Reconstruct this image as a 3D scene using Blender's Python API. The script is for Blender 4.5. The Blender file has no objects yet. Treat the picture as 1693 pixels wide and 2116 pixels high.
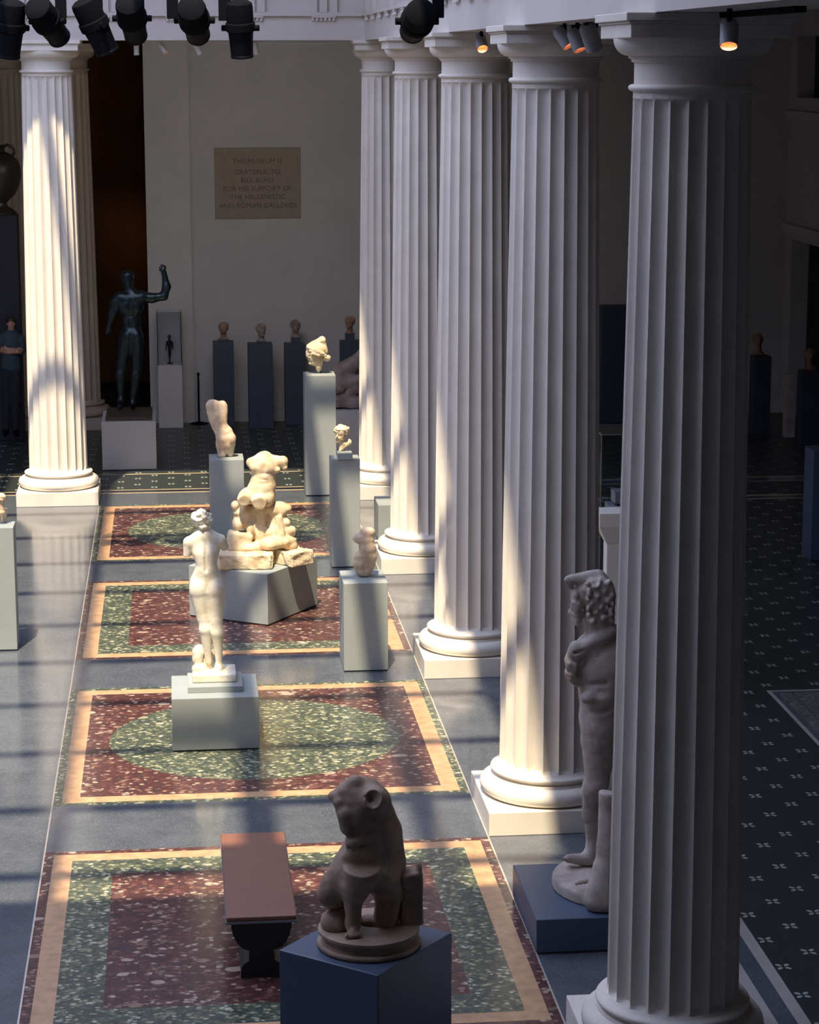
import bpy, bmesh, math, random
import numpy as np
from mathutils import Vector, Matrix, Quaternion

random.seed(7)
C = bpy.context.scene.collection
sc = bpy.context.scene
PI = math.pi

# ------------------------------------------------------------------ camera
W, H = 1693, 2116
CAM = np.array([-2.3696, -31.2001, 5.9908])
YAW, PITCH, ROLL, FPX = 0.1017, 0.1942, -0.0013, 4762.66
cy_, sy_ = math.cos(YAW), math.sin(YAW)
cp_, sp_ = math.cos(PITCH), math.sin(PITCH)
FW = np.array([sy_ * cp_, cy_ * cp_, -sp_])
R0 = np.array([cy_, -sy_, 0.0])
U0 = np.cross(R0, FW)
cr_, sr_ = math.cos(ROLL), math.sin(ROLL)
RT = cr_ * R0 + sr_ * U0
UP = -sr_ * R0 + cr_ * U0

cam = bpy.data.cameras.new('camera')
cam.sensor_fit = 'HORIZONTAL'
cam.sensor_width = 36.0
cam.lens = FPX / W * 36.0
cam.clip_end = 200
cam_o = bpy.data.objects.new('camera', cam)
C.objects.link(cam_o)
cam_o.matrix_world = Matrix(((RT[0], UP[0], -FW[0], CAM[0]), (RT[1], UP[1], -FW[1], CAM[1]),
                             (RT[2], UP[2], -FW[2], CAM[2]), (0, 0, 0, 1)))
sc.camera = cam_o

# ------------------------------------------------------------------ light
SUN_DIR = Vector((0.125, 0.46, -1.0))
SUN_E, SUN_COL = 8.8, (1.0, 0.83, 0.57)
SKY_E, SKY_COL = 4.1, (0.63, 0.70, 1.0)
sun = bpy.data.lights.new('sun', 'SUN')
sun.energy = SUN_E
sun.color = SUN_COL
sun.angle = math.radians(0.75)
sun_o = bpy.data.objects.new('sun', sun)
C.objects.link(sun_o)
sun_o.location = (-6, -20, 30)
sun_o.rotation_mode = 'QUATERNION'
sun_o.rotation_quaternion = SUN_DIR.to_track_quat('-Z', 'Y')

wd = bpy.data.worlds.new('sky')
sc.world = wd
wd.use_nodes = True
wd.node_tree.nodes['Background'].inputs[0].default_value = (*SKY_COL, 1)
wd.node_tree.nodes['Background'].inputs[1].default_value = SKY_E

sc.view_settings.view_transform = 'Standard'
sc.view_settings.look = 'None'
sc.view_settings.gamma = 1.0
sc.view_settings.exposure = 0.0
sc.view_settings.use_curve_mapping = False
sc.cycles.use_denoising = True
sc.cycles.max_bounces = 8
sc.cycles.diffuse_bounces = 5
sc.cycles.sample_clamp_indirect = 4.0


# ------------------------------------------------------------------ where things stand
def ray(x, y):
    return FW + RT * ((x - W / 2) / FPX) + UP * ((H / 2 - y) / FPX)


def at(x, y, Y):
    d = ray(x, y)
    return CAM + d * ((Y - CAM[1]) / d[1])


def onz(x, y, z=0.0):
    d = ray(x, y)
    return CAM + d * ((z - CAM[2]) / d[2])


# ------------------------------------------------------------------ materials
class NT:
    def __init__(s, name):
        s.m = bpy.data.materials.new(name)
        s.m.use_nodes = True
        s.t = s.m.node_tree
        s.n = s.t.nodes
        s.b = s.n['Principled BSDF']
        tc = s.n.new('ShaderNodeTexCoord')
        s.co = tc.outputs['Object']

    def lk(s, a, b):
        if isinstance(a, (int, float)):
            b.default_value = a
        elif isinstance(a, tuple):
            b.default_value = (*a, 1) if len(a) == 3 else a
        else:
            s.t.links.new(a, b)

    def math(s, op, a, b=0.0, c=0.0):
        n = s.n.new('ShaderNodeMath')
        n.operation = op
        s.lk(a, n.inputs[0]); s.lk(b, n.inputs[1]); s.lk(c, n.inputs[2])
        return n.outputs[0]

    def mapping(s, scale=(1, 1, 1), loc=(0, 0, 0), rot=(0, 0, 0), co=None):
        n = s.n.new('ShaderNodeMapping')
        s.t.links.new(co or s.co, n.inputs[0])
        n.inputs['Scale'].default_value = scale
        n.inputs['Location'].default_value = loc
        n.inputs['Rotation'].default_value = rot
        return n.outputs[0]

    def noise(s, scale, detail=4, co=None, rough=0.55, out=0):
        n = s.n.new('ShaderNodeTexNoise')
        s.t.links.new(co or s.co, n.inputs['Vector'])
        n.inputs['Scale'].default_value = scale
        n.inputs['Detail'].default_value = detail
        n.inputs['Roughness'].default_value = rough
        return n.outputs[out]

    def voro(s, scale, co=None, feature='F1', rnd=1.0):
        n = s.n.new('ShaderNodeTexVoronoi')
        n.feature = feature
        s.t.links.new(co or s.co, n.inputs['Vector'])
        n.inputs['Scale'].default_value = scale
        n.inputs['Randomness'].default_value = rnd
        return n

    def ramp(s, fac, stops, const=False):
        n = s.n.new('ShaderNodeValToRGB')
        s.t.links.new(fac, n.inputs[0])
        e = n.color_ramp.elements
        while len(e) < len(stops):
            e.new(0.5)
        for i, (p, c) in enumerate(stops):
            e[i].position = p
            e[i].color = (*c, 1)
        if const:
            n.color_ramp.interpolation = 'CONSTANT'
        return n.outputs[0]

    def mix(s, f, a, b, mode='MIX'):
        n = s.n.new('ShaderNodeMix')
        n.data_type = 'RGBA'
        n.blend_type = mode
        s.lk(f, n.inputs[0]); s.lk(a, n.inputs[6]); s.lk(b, n.inputs[7])
        return n.outputs[2]

    def sep(s, v):
        n = s.n.new('ShaderNodeSeparateXYZ')
        s.t.links.new(v, n.inputs[0])
        return n.outputs

    def bump(s, h, strength=0.3, dist=0.01):
        n = s.n.new('ShaderNodeBump')
        n.inputs['Strength'].default_value = strength
        n.inputs['Distance'].default_value = dist
        s.t.links.new(h, n.inputs['Height'])
        s.t.links.new(n.outputs[0], s.b.inputs['Normal'])

    def done(s, color, rough=0.6, metal=0.0, spec=0.5):
        s.lk(color, s.b.inputs['Base Color'])
        s.lk(rough, s.b.inputs['Roughness'])
        s.b.inputs['Metallic'].default_value = metal
        s.b.inputs['Specular IOR Level'].default_value = spec
        return s.m


def plain(name, col, rough=0.6, var=0.12, scale=6.0, bump=0.0, bscale=60.0, metal=0.0, spec=0.5):
    t = NT(name)
    nz = t.noise(scale, 5)
    lo = tuple(c * (1 - var) for c in col)
    hi = tuple(min(1, c * (1 + var)) for c in col)
    c = t.ramp(nz, [(0.3, lo), (0.7, hi)])
    if bump:
        t.bump(t.noise(bscale, 4), bump, 0.01)
    return t.done(c, rough, metal, spec)


def marble(name, col, stain, rough=0.55, sc_=5.0, pits=0.35):
    t = NT(name)
    n1 = t.noise(sc_, 6, rough=0.65)
    n2 = t.noise(sc_ * 7, 5)
    c = t.ramp(n1, [(0.36, stain), (0.56, col)])
    c = t.mix(0.35, c, t.ramp(n2, [(0.35, tuple(x * 0.72 for x in col)), (0.62, col)]), 'MULTIPLY')
    t.bump(t.noise(sc_ * 12, 6, rough=0.7), pits, 0.012)
    return t.done(c, rough, 0, 0.3)


def breccia(name, matrix, mids, pale, scale=1.0):
    t = NT(name)
    wob = t.n.new('ShaderNodeMix'); wob.data_type = 'VECTOR'
    wob.inputs[0].default_value = 0.06
    t.t.links.new(t.co, wob.inputs[4])
    t.t.links.new(t.noise(5.0, 3, out=1), wob.inputs[5])
    co = wob.outputs[1]
    big = t.voro(4.6 * scale, t.mapping((1, 1.5, 1), co=co))
    mid = t.voro(10.0 * scale, t.mapping((1, 1.4, 1), rot=(0, 0, 0.3), co=co))
    sm = t.voro(24.0 * scale, t.mapping((1, 1.25, 1), rot=(0, 0, 0.7), co=co))
    rs = t.sep(sm.outputs['Color'])[1]
    cs = t.ramp(rs, [(0.0, matrix), (0.30, mids[0]), (0.50, mids[1]), (0.64, mids[2]), (0.80, pale[0]), (0.92, pale[1])], True)
    cs = t.mix(t.math('MULTIPLY', t.math('GREATER_THAN', sm.outputs['Distance'], 0.46), 0.7), cs, matrix)
    for vo, thr, dd in ((mid, 0.56, 0.38), (big, 0.70, 0.32)):
        cb = t.ramp(t.sep(vo.outputs['Color'])[0], [(0.0, pale[1]), (0.28, pale[0]), (0.55, mids[1]), (0.78, mids[2])], True)
        sel = t.math('MULTIPLY', t.math('GREATER_THAN', t.sep(vo.outputs['Color'])[2], thr),
                     t.math('LESS_THAN', vo.outputs['Distance'], dd))
        cs = t.mix(t.math('MULTIPLY', sel, 0.9), cs, cb)
    c = t.mix(0.75, cs, t.ramp(t.noise(9, 6, rough=0.7), [(0.3, (0.36, 0.36, 0.36)), (0.7, (1.0, 1.0, 1.0))]), 'MULTIPLY')
    return t.done(c, 0.2, 0, 0.5)


def flower_floor(name, base, dot):
    """dark stone field with little four-petal stars in a staggered grid"""
    t = NT(name)
    x, y, z = t.sep(t.co)
    P = 0.48

    def cell(v, v0):
        return t.math('ABSOLUTE', t.math('SUBTRACT', t.math('FLOORED_MODULO', t.math('ADD', v, P / 2 - v0), P), P / 2))
    masks = []
    for ox, oy in ((2.33, -13.32), (2.57, -13.56)):
        u, v = cell(x, ox), cell(y, oy)
        du, dv = t.math('SUBTRACT', u, 0.027), t.math('SUBTRACT', v, 0.027)
        a = t.math('MULTIPLY', t.math('ADD', du, dv), 0.7071)
        b = t.math('MULTIPLY', t.math('SUBTRACT', du, dv), 0.7071)
        d = t.math('ADD', t.math('POWER', t.math('DIVIDE', t.math('ABSOLUTE', a), 0.024), 2.0),
                   t.math('POWER', t.math('DIVIDE', t.math('ABSOLUTE', b), 0.015), 2.0))
        masks.append(t.math('LESS_THAN', d, 1.0))
    m = t.math('MAXIMUM', masks[0], masks[1])
    tess = t.voro(70.0, rnd=0.5)
    b1 = t.mix(t.math('MULTIPLY', t.sep(tess.outputs['Color'])[0], 0.5), base, tuple(c * 1.9 for c in base))
    return t.done(t.mix(m, b1, dot), 0.35, 0, 0.5)


def scroll_floor(name, base, dot):
    t = NT(name)
    v = t.voro(9.0, feature='DISTANCE_TO_EDGE')
    w = t.n.new('ShaderNodeTexWave')
    w.wave_type = 'RINGS'
    w.inputs['Scale'].default_value = 7.0
    w.inputs['Distortion'].default_value = 7.0
    w.inputs['Detail'].default_value = 2.0
    t.t.links.new(t.co, w.inputs['Vector'])
    m = t.math('MAXIMUM', t.math('GREATER_THAN', w.outputs['Fac'], 0.58), t.math('LESS_THAN', v.outputs['Distance'], 0.05))
    return t.done(t.mix(m, base, dot), 0.4)


def slate_mat():
    t = NT('polished_slate')
    c = t.ramp(t.noise(3.0, 6, rough=0.7), [(0.3, (0.066, 0.078, 0.098)), (0.7, (0.100, 0.115, 0.138))])
    sp = t.voro(120.0)
    c = t.mix(t.math('MULTIPLY', t.math('GREATER_THAN', t.sep(sp.outputs['Color'])[0], 0.9), 0.25), c, (0.3, 0.3, 0.3))
    r = t.ramp(t.noise(1.2, 3), [(0.3, (0.10, 0.10, 0.10)), (0.7, (0.16, 0.16, 0.16))])
    return t.done(c, r, 0, 0.5)


M = {
    'slate': slate_mat(),
    'maroon': breccia('maroon_breccia', (0.105, 0.044, 0.043), [(0.15, 0.060, 0.056), (0.20, 0.092, 0.080), (0.075, 0.046, 0.052)],
                      [(0.34, 0.215, 0.165), (0.56, 0.45, 0.35)]),
    'green': breccia('green_breccia', (0.085, 0.105, 0.082), [(0.15, 0.17, 0.105), (0.25, 0.26, 0.16), (0.06, 0.086, 0.086)],
                     [(0.44, 0.43, 0.27), (0.62, 0.61, 0.45)], 1.25),
    'gold': plain('yellow_marble', (0.49, 0.295, 0.165), 0.32, 0.25, 9.0),
    'brass': plain('brass_strip', (0.75, 0.70, 0.62), 0.3, 0.05, metal=0.6),
    'whiteline': plain('white_marble_line', (0.38, 0.36, 0.34), 0.4, 0.1),
    'dullgold': plain('dull_yellow_line', (0.50, 0.40, 0.25), 0.4, 0.1),
    'flower': flower_floor('star_mosaic', (0.024, 0.030, 0.030), (0.34, 0.36, 0.33)),
    'scroll': scroll_floor('scroll_mosaic', (0.022, 0.026, 0.030), (0.20, 0.19, 0.185)),
    'column': plain('limestone', (0.73, 0.68, 0.61), 0.62, 0.06, 3.0, 0.12, 90),
    'column_dim': plain('dimmed_limestone', (0.36, 0.29, 0.24), 0.65, 0.08, 3.0),  # darker copy of the limestone, dimness of the doorway put into the colour
    'plaster': plain('painted_plaster', (0.56, 0.52, 0.49), 0.75, 0.04, 2.0),
    'wall': plain('beige_wall', (0.42, 0.40, 0.385), 0.8, 0.05, 2.0, 0.05, 150),
    'panelwall': plain('beige_pilaster', (0.46, 0.44, 0.42), 0.8, 0.05, 2.0),
    'plaque': plain('carved_plaque', (0.245, 0.195, 0.155), 0.7, 0.1, 8.0),
    'letters': plain('carved_letters', (0.11, 0.075, 0.055), 0.8, 0.1),
    'pedestal': plain('blue_grey_paint', (0.29, 0.325, 0.325), 0.55, 0.05, 3.0),
    'pedestal_dark': plain('dark_blue_paint', (0.036, 0.048, 0.068), 0.55, 0.08, 3.0),
    'pedestal_blue': plain('deep_blue_paint', (0.062, 0.09, 0.145), 0.4, 0.08, 3.0),
    'pedestal_pale': plain('pale_paint', (0.50, 0.47, 0.45), 0.65, 0.04, 3.0),
    'pedestal_brown': plain('brown_plinth', (0.07, 0.045, 0.03), 0.6, 0.15, 5.0),
    'kick': plain('pedestal_shadow_gap', (0.03, 0.035, 0.04), 0.7),
    'white_marble': marble('white_marble', (0.86, 0.83, 0.74), (0.70, 0.64, 0.50), 0.45, 4.0, 0.12),
    'cream_marble': marble('cream_marble', (0.80, 0.70, 0.52), (0.58, 0.44, 0.28), 0.6, 6.0, 0.45),
    'pink_marble': marble('pink_marble', (0.76, 0.63, 0.49), (0.55, 0.40, 0.29), 0.55, 6.0, 0.3),
    'tan_marble': marble('tan_marble', (0.50, 0.385, 0.295), (0.32, 0.23, 0.165), 0.5, 5.0, 0.35),
    'grey_marble': marble('grey_marble', (0.58, 0.52, 0.47), (0.40, 0.345, 0.31), 0.6, 5.0, 0.4),
    'brown_marble': marble('brown_marble', (0.42, 0.27, 0.19), (0.24, 0.14, 0.10), 0.6, 8.0, 0.4),
    'dim_marble': marble('dim_marble', (0.40, 0.32, 0.28), (0.26, 0.20, 0.17), 0.6, 4.0, 0.5),
    'bronze': plain('dark_bronze', (0.035, 0.05, 0.06), 0.32, 0.3, 10.0, 0.2, 60, 0.75),
    'leather': plain('brown_leather', (0.20, 0.085, 0.052), 0.5, 0.1, 12.0, 0.1, 250),
    'bench_dark': plain('black_bench', (0.018, 0.017, 0.018), 0.5, 0.1),
    'bench_edge': plain('steel_edge', (0.22, 0.24, 0.28), 0.35, 0.05, metal=0.5),
    'black': plain('black_metal', (0.0035, 0.004, 0.006), 0.8, 0.15, spec=0.06),
    'black_gloss': plain('black_satin', (0.003, 0.004, 0.007), 0.55, 0.1, spec=0.10),
    'lamp_grey': plain('grey_lamp_metal', (0.30, 0.31, 0.34), 0.45, 0.05),
    'lamp_white': plain('white_lamp_metal', (0.62, 0.60, 0.57), 0.45, 0.05),
    'steel': plain('steel', (0.35, 0.38, 0.40), 0.3, 0.05, metal=0.8),
    'dark_room': plain('dark_room_shade', (0.016, 0.014, 0.013), 0.9, 0.1),  # near-black: the darkness of unlit rooms is put into the colour
    'rust_room': plain('russet_room_paint', (0.17, 0.072, 0.03), 0.9, 0.25, 1.2),
    'ceiling': plain('white_ceiling', (0.62, 0.60, 0.57), 0.8, 0.03),
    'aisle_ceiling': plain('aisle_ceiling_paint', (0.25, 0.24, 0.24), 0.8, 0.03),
    'skin': plain('skin', (0.42, 0.22, 0.16), 0.55, 0.1, 20.0),
    'cloth_navy': plain('navy_cloth', (0.03, 0.045, 0.08), 0.9, 0.2, 25.0),
    'cloth_black': plain('black_cloth', (0.014, 0.016, 0.024), 0.9, 0.2, 25.0),
    'cloth_teal': plain('slate_cloth', (0.035, 0.06, 0.075), 0.9, 0.2, 25.0),
    'hair': plain('dark_hair', (0.02, 0.013, 0.01), 0.6, 0.3, 40.0),
    'vase': plain('dark_vase_bronze', (0.05, 0.038, 0.03), 0.4, 0.25, 8.0, 0.1, 40, 0.2),
    'vase_blue': plain('blue_black_stone', (0.010, 0.013, 0.024), 0.5, 0.15),
}


def glow(name, col, e):
    m = bpy.data.materials.new(name)
    m.use_nodes = True
    b = m.node_tree.nodes['Principled BSDF']
    b.inputs['Base Color'].default_value = (*col, 1)
    b.inputs['Emission Color'].default_value = (*col, 1)
    b.inputs['Emission Strength'].default_value = e
    return m


M['bulb'] = glow('halogen_bulb', (1.0, 0.62, 0.28), 7.0)
M['reflector'] = glow('warm_reflector', (1.0, 0.30, 0.09), 0.75)


def glass_mat():
    m = bpy.data.materials.new('clear_glass')
    m.use_nodes = True
    b = m.node_tree.nodes['Principled BSDF']
    b.inputs['Base Color'].default_value = (0.93, 0.97, 1, 1)
    b.inputs['Roughness'].default_value = 0.02
    b.inputs['Transmission Weight'].default_value = 1.0
    b.inputs['IOR'].default_value = 1.12
    return m


M['glass'] = glass_mat()


# ------------------------------------------------------------------ object helpers
def link(name, me, parent=None, loc=(0, 0, 0)):
    o = bpy.data.objects.new(name, me)
    C.objects.link(o)
    if parent is not None:
        o.parent = parent
    o.location = loc
    return o


def tag(o, label=None, cat=None, group=None, kind=None):
    if label: o['label'] = label
    if cat: o['category'] = cat
    if group: o['group'] = group
    if kind: o['kind'] = kind
    return o


def thing(name, label, cat, loc, rz=0.0, group=None):
    o = link(name, None, None, loc)
    o.rotation_euler = (0, 0, rz)
    return tag(o, label, cat, group)


def copy_tree(o, parent=None):
    c = o.copy()
    C.objects.link(c)
    c.parent = parent
    for ch in list(o.children):
        copy_tree(ch, c)
    return c


class MB:
    """collects shapes into one mesh; self.m is the current material slot"""
    def __init__(s):
        s.v, s.f, s.fm, s.fs = [], [], [], []
        s.slot = 0
        s.T = None

    def add(s, vs, fs, smooth=False):
        b = len(s.v)
        if s.T is not None:
            vs = [tuple(s.T @ Vector(v)) for v in vs]
        s.v += [tuple(map(float, v)) for v in vs]
        for f in fs:
            s.f.append([b + i for i in f]); s.fm.append(s.slot); s.fs.append(smooth)
        return s

    def box(s, x0, x1, y0, y1, z0, z1):
        return s.add([(x0, y0, z0), (x1, y0, z0), (x1, y1, z0), (x0, y1, z0), (x0, y0, z1), (x1, y0, z1), (x1, y1, z1), (x0, y1, z1)],
                     [(0, 3, 2, 1), (4, 5, 6, 7), (0, 1, 5, 4), (1, 2, 6, 5), (2, 3, 7, 6), (3, 0, 4, 7)])

    def quad(s, pts):
        return s.add(pts, [tuple(range(len(pts)))])

    def lathe(s, prof, n=48, cx=0, cy=0, cap=True, smooth=True, sx=1.0, sy=1.0):
        vs, fs = [], []
        for r, z in prof:
            for i in range(n):
                a = 2 * PI * i / n
                vs.append((cx + r * math.cos(a) * sx, cy + r * math.sin(a) * sy, z))
        m = len(prof)
        for j in range(m - 1):
            for i in range(n):
                k = (i + 1) % n
                fs.append((j * n + i, j * n + k, (j + 1) * n + k, (j + 1) * n + i))
        s.add(vs, fs, smooth)
        if cap:
            b = len(s.v) - len(vs)
            s.f.append([b + i for i in range(n)][::-1]); s.fm.append(s.slot); s.fs.append(False)
            s.f.append([b + (m - 1) * n + i for i in range(n)]); s.fm.append(s.slot); s.fs.append(False)
        return s

    def tube(s, a, b, r, r2=None, n=16):
        r2 = r if r2 is None else r2
        a, b = Vector(a), Vector(b)
        q = (b - a).to_track_quat('Z', 'Y')
        L = (b - a).length
        T0 = s.T
        base = Matrix.Translation(a) @ q.to_matrix().to_4x4()
        s.T = base if T0 is None else T0 @ base
        s.lathe([(r, 0), (r2, L)], n)
        s.T = T0
        return s

    def prism(s, poly, y0, y1):
        """poly of (x,z), extruded along y"""
        n = len(poly)
        vs = [(x, y0, z) for x, z in poly] + [(x, y1, z) for x, z in poly]
        fs = [tuple(range(n)), tuple(range(2 * n - 1, n - 1, -1))]
        fs += [(i, n + i, n + (i + 1) % n, (i + 1) % n) for i in range(n)]
        return s.add(vs, fs)

    def build(s, name, mats, parent=None, loc=(0, 0, 0), bevel=0.0, auto=True):
        me = bpy.data.meshes.new(name)
        me.from_pydata(s.v, [], s.f)
        for m in (mats if isinstance(mats, list) else [mats]):
            me.materials.append(m)
        for p, mi, sm in zip(me.polygons, s.fm, s.fs):
            p.material_index = mi
            p.use_smooth = sm
        bm = bmesh.new(); bm.from_mesh(me)
        bmesh.ops.recalc_face_normals(bm, faces=bm.faces)
        bm.to_mesh(me); bm.free()
        if any(s.fs) and auto:
            me.set_sharp_from_angle(angle=math.radians(38))
        o = link(name, me, parent, loc)
        if bevel:
            b = o.modifiers.new('bevel', 'BEVEL')
            b.width = bevel; b.segments = 2; b.limit_method = 'ANGLE'
        return o


def struct(mb, name, mats, **k):
    return tag(mb.build(name, mats, **k), kind='structure')


# ------------------------------------------------------------------ sculpting with distance fields
def _noise(p, freq, seed, octv=3):
    rng = np.random.RandomState(seed)
    out = np.zeros(np.broadcast(*p).shape, dtype=np.float32)
    amp, tot = 1.0, 0.0
    for o in range(octv):
        for _ in range(5):
            d = rng.normal(size=3); d /= np.linalg.norm(d)
            ph = rng.uniform(0, 6.28)
            w = freq * (2 ** o) * rng.uniform(0.7, 1.3)
            out += amp * np.sin((p[0] * d[0] + p[1] * d[1] + p[2] * d[2]) * w + ph).astype(np.float32)
        tot += amp * 2.2
        amp *= 0.55
    return out / tot


def surface_nets(V, org, h):
    ins = V < 0
    nx, ny, nz = V.shape
    cnt = np.zeros((nx - 1, ny - 1, nz - 1), np.int8)
    offs = [(i, j, k) for i in (0, 1) for j in (0, 1) for k in (0, 1)]
    for i, j, k in offs:
        cnt += ins[i:nx - 1 + i, j:ny - 1 + j, k:nz - 1 + k]
    act = (cnt > 0) & (cnt < 8)
    I, J, K = np.nonzero(act)
    idx = -np.ones(act.shape, np.int64)
    idx[I, J, K] = np.arange(len(I))
    vals = {o: V[I + o[0], J + o[1], K + o[2]] for o in offs}
    acc = np.zeros((len(I), 3)); c = np.zeros(len(I))
    for a in offs:
        for ax in range(3):
            if a[ax] == 0:
                b = list(a); b[ax] = 1; b = tuple(b)
                va, vb = vals[a], vals[b]
                s = (va < 0) != (vb < 0)
                t = np.where(s, va / np.where(s, va - vb, 1), 0)
                for q in range(3):
                    acc[:, q] += np.where(s, a[q] + (t if q == ax else 0), 0)
                c += s
    P = (np.stack([I, J, K], 1) + acc / c[:, None]) * h + org
    quads = []
    for ax in range(3):
        sl0 = [slice(None)] * 3; sl1 = [slice(None)] * 3
        sl0[ax] = slice(0, -1); sl1[ax] = slice(1, None)
        a0, a1 = ins[tuple(sl0)], ins[tuple(sl1)]
        e = a0 != a1
        u, v = (ax + 1) % 3, (ax + 2) % 3
        X = list(np.nonzero(e))
        ok = (X[u] > 0) & (X[v] > 0) & (X[u] < V.shape[u] - 1) & (X[v] < V.shape[v] - 1)
        X = [x[ok] for x in X]
        flip = a0[tuple(X)]
        def cell(du, dv):
            Y = [x.copy() for x in X]
            Y[u] = Y[u] + du; Y[v] = Y[v] + dv
            return idx[tuple(Y)]
        q = np.stack([cell(-1, -1), cell(0, -1), cell(0, 0), cell(-1, 0)], 1)
        q[~flip] = q[~flip][:, ::-1]
        quads.append(q)
    return P, np.concatenate(quads)


class Sculpt:
    """shapes drawn in the picture frame of one crop (cx, cy, depth), turned into metres at distance Y"""
    def __init__(s, ox, oy, scale, Y, voxel, k=14):
        s.ox, s.oy, s.s, s.Y, s.h, s.k = ox, oy, scale, Y, voxel, k
        p = at(ox, oy, Y)
        s.u = scale * np.dot(p - CAM, FW) / FPX
        s.pr = []
        s.nz = None

    def p(s, x, y, d=0.0):
        return at(s.ox + x * s.s, s.oy + y * s.s, s.Y + d * s.u)

    def e(s, x, y, d, rx, ry, rd, ang=0, k=None, op='u', n=None, yaw=0):
        R = (Matrix.Rotation(math.radians(yaw), 3, 'Z') @ Matrix.Rotation(math.radians(ang), 3, 'Y'))
        s.pr.append(('e', s.p(x, y, d), np.array([rx, rd, ry]) * s.u, np.array(R), (s.k if k is None else k) * s.u, op, n)); return s

    def b(s, x, y, d, rx, ry, rd, ang=0, yaw=0, rnd=4, k=None, op='u', n=None, pitch=0):
        R = (Matrix.Rotation(math.radians(yaw), 3, 'Z') @ Matrix.Rotation(math.radians(pitch), 3, 'X') @ Matrix.Rotation(math.radians(ang), 3, 'Y'))
        s.pr.append(('b', s.p(x, y, d), np.array([rx, rd, ry]) * s.u, np.array(R), (s.k if k is None else k) * s.u, op, n, rnd * s.u)); return s

    def c(s, a, b, r1, r2, k=None, op='u', n=None):
        s.pr.append(('c', s.p(*a), s.p(*b), r1 * s.u, r2 * s.u, (s.k if k is None else k) * s.u, op, n)); return s

    def noise(s, amp, freq, seed=1):
        s.nz = (amp * s.u, freq / s.u, seed); return s

    def zfloor(s, z):
        s.zf = z; return s

    def build(s, name, mat, parent=None, floor=None, origin=None):
        lo, hi = np.full(3, 1e9), np.full(3, -1e9)
        ext = []
        for q in s.pr:
            if q[0] == 'c':
                a = np.minimum(q[1] - q[3], q[2] - q[4]); b = np.maximum(q[1] + q[3], q[2] + q[4])
                a = np.minimum(a, np.minimum(q[1] - q[3], q[2] - q[4])); kk = q[5]; op = q[6]; n = q[7]
            else:
                e = np.abs(q[3]) @ q[2]
                a, b = q[1] - e, q[1] + e; kk = q[4]; op = q[5]; n = q[6]
            mg = kk + 3 * s.h + (n[0] * s.u * 1.5 if n else 0)
            ext.append((a - mg, b + mg))
            if op == 'u':
                lo = np.minimum(lo, a - mg); hi = np.maximum(hi, b + mg)
        N = np.ceil((hi - lo) / s.h).astype(int) + 1
        ax = [(lo[i] + np.arange(N[i]) * s.h).astype(np.float32) for i in range(3)]
        V = np.full(N, 0.5, np.float32)
        for q, (a, b) in zip(s.pr, ext):
            i0 = np.clip(np.floor((a - lo) / s.h).astype(int), 0, N - 1)
            i1 = np.clip(np.ceil((b - lo) / s.h).astype(int) + 1, 1, N)
            if np.any(i1 <= i0):
                continue
            sl = tuple(slice(i0[i], i1[i]) for i in range(3))
            X = ax[0][sl[0]][:, None, None]; Y = ax[1][sl[1]][None, :, None]; Z = ax[2][sl[2]][None, None, :]
            if q[0] == 'c':
                pa, pb, r1, r2, kk, op, n = q[1:8]
                ab = pb - pa; L2 = max(1e-9, ab @ ab)
                px, py, pz = X - pa[0], Y - pa[1], Z - pa[2]
                t = np.clip((px * ab[0] + py * ab[1] + pz * ab[2]) / L2, 0, 1)
                d = np.sqrt((px - t * ab[0]) ** 2 + (py - t * ab[1]) ** 2 + (pz - t * ab[2]) ** 2) - (r1 + (r2 - r1) * t)
            else:
                c0, r, R = q[1], q[2], q[3]
                kk, op, n = q[4], q[5], q[6]
                px, py, pz = X - c0[0], Y - c0[1], Z - c0[2]
                l = [px * R[0, i] + py * R[1, i] + pz * R[2, i] for i in range(3)]
                if q[0] == 'e':
                    k0 = np.sqrt((l[0] / r[0]) ** 2 + (l[1] / r[1]) ** 2 + (l[2] / r[2]) ** 2)
                    k1 = np.sqrt((l[0] / r[0] ** 2) ** 2 + (l[1] / r[1] ** 2) ** 2 + (l[2] / r[2] ** 2) ** 2) + 1e-6
                    d = k0 * (k0 - 1) / k1
                else:
                    rd = q[7]
                    g = [np.abs(l[i]) - (r[i] - rd) for i in range(3)]
                    d = np.sqrt(sum(np.maximum(x, 0) ** 2 for x in g)) + np.minimum(np.maximum(np.maximum(g[0], g[1]), g[2]), 0) - rd
            if n:
                d = d + n[0] * s.u * _noise((X, Y, Z), n[1] / s.u, 5, 2)
            A = V[sl]
            kk = max(kk, 1e-5)
            if op == 'u':
                hh = np.maximum(kk - np.abs(A - d), 0) / kk
                V[sl] = np.minimum(A, d) - hh * hh * kk * 0.25
            else:
                hh = np.maximum(kk - np.abs(A + d), 0) / kk
                V[sl] = np.maximum(A, -d) + hh * hh * kk * 0.25
        if s.nz:
            V += s.nz[0] * _noise((ax[0][:, None, None], ax[1][None, :, None], ax[2][None, None, :]), s.nz[1], s.nz[2])
        if floor is not None:
            V = np.maximum(V, (floor - ax[2])[None, None, :])
        V[0], V[-1], V[:, 0], V[:, -1], V[:, :, 0], V[:, :, -1] = .5, .5, .5, .5, .5, .5
        P, Q = surface_nets(V, lo, s.h)
        if parent is not None:
            o0 = np.array(parent.location)
        else:
            o0 = np.array(origin if origin is not None else (P[:, 0].mean(), P[:, 1].mean(), P[:, 2].min()))
        me = bpy.data.meshes.new(name)
        P = P - o0
        me.vertices.add(len(P)); me.vertices.foreach_set('co', P.ravel())
        me.loops.add(Q.size); me.loops.foreach_set('vertex_index', Q.ravel())
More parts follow.
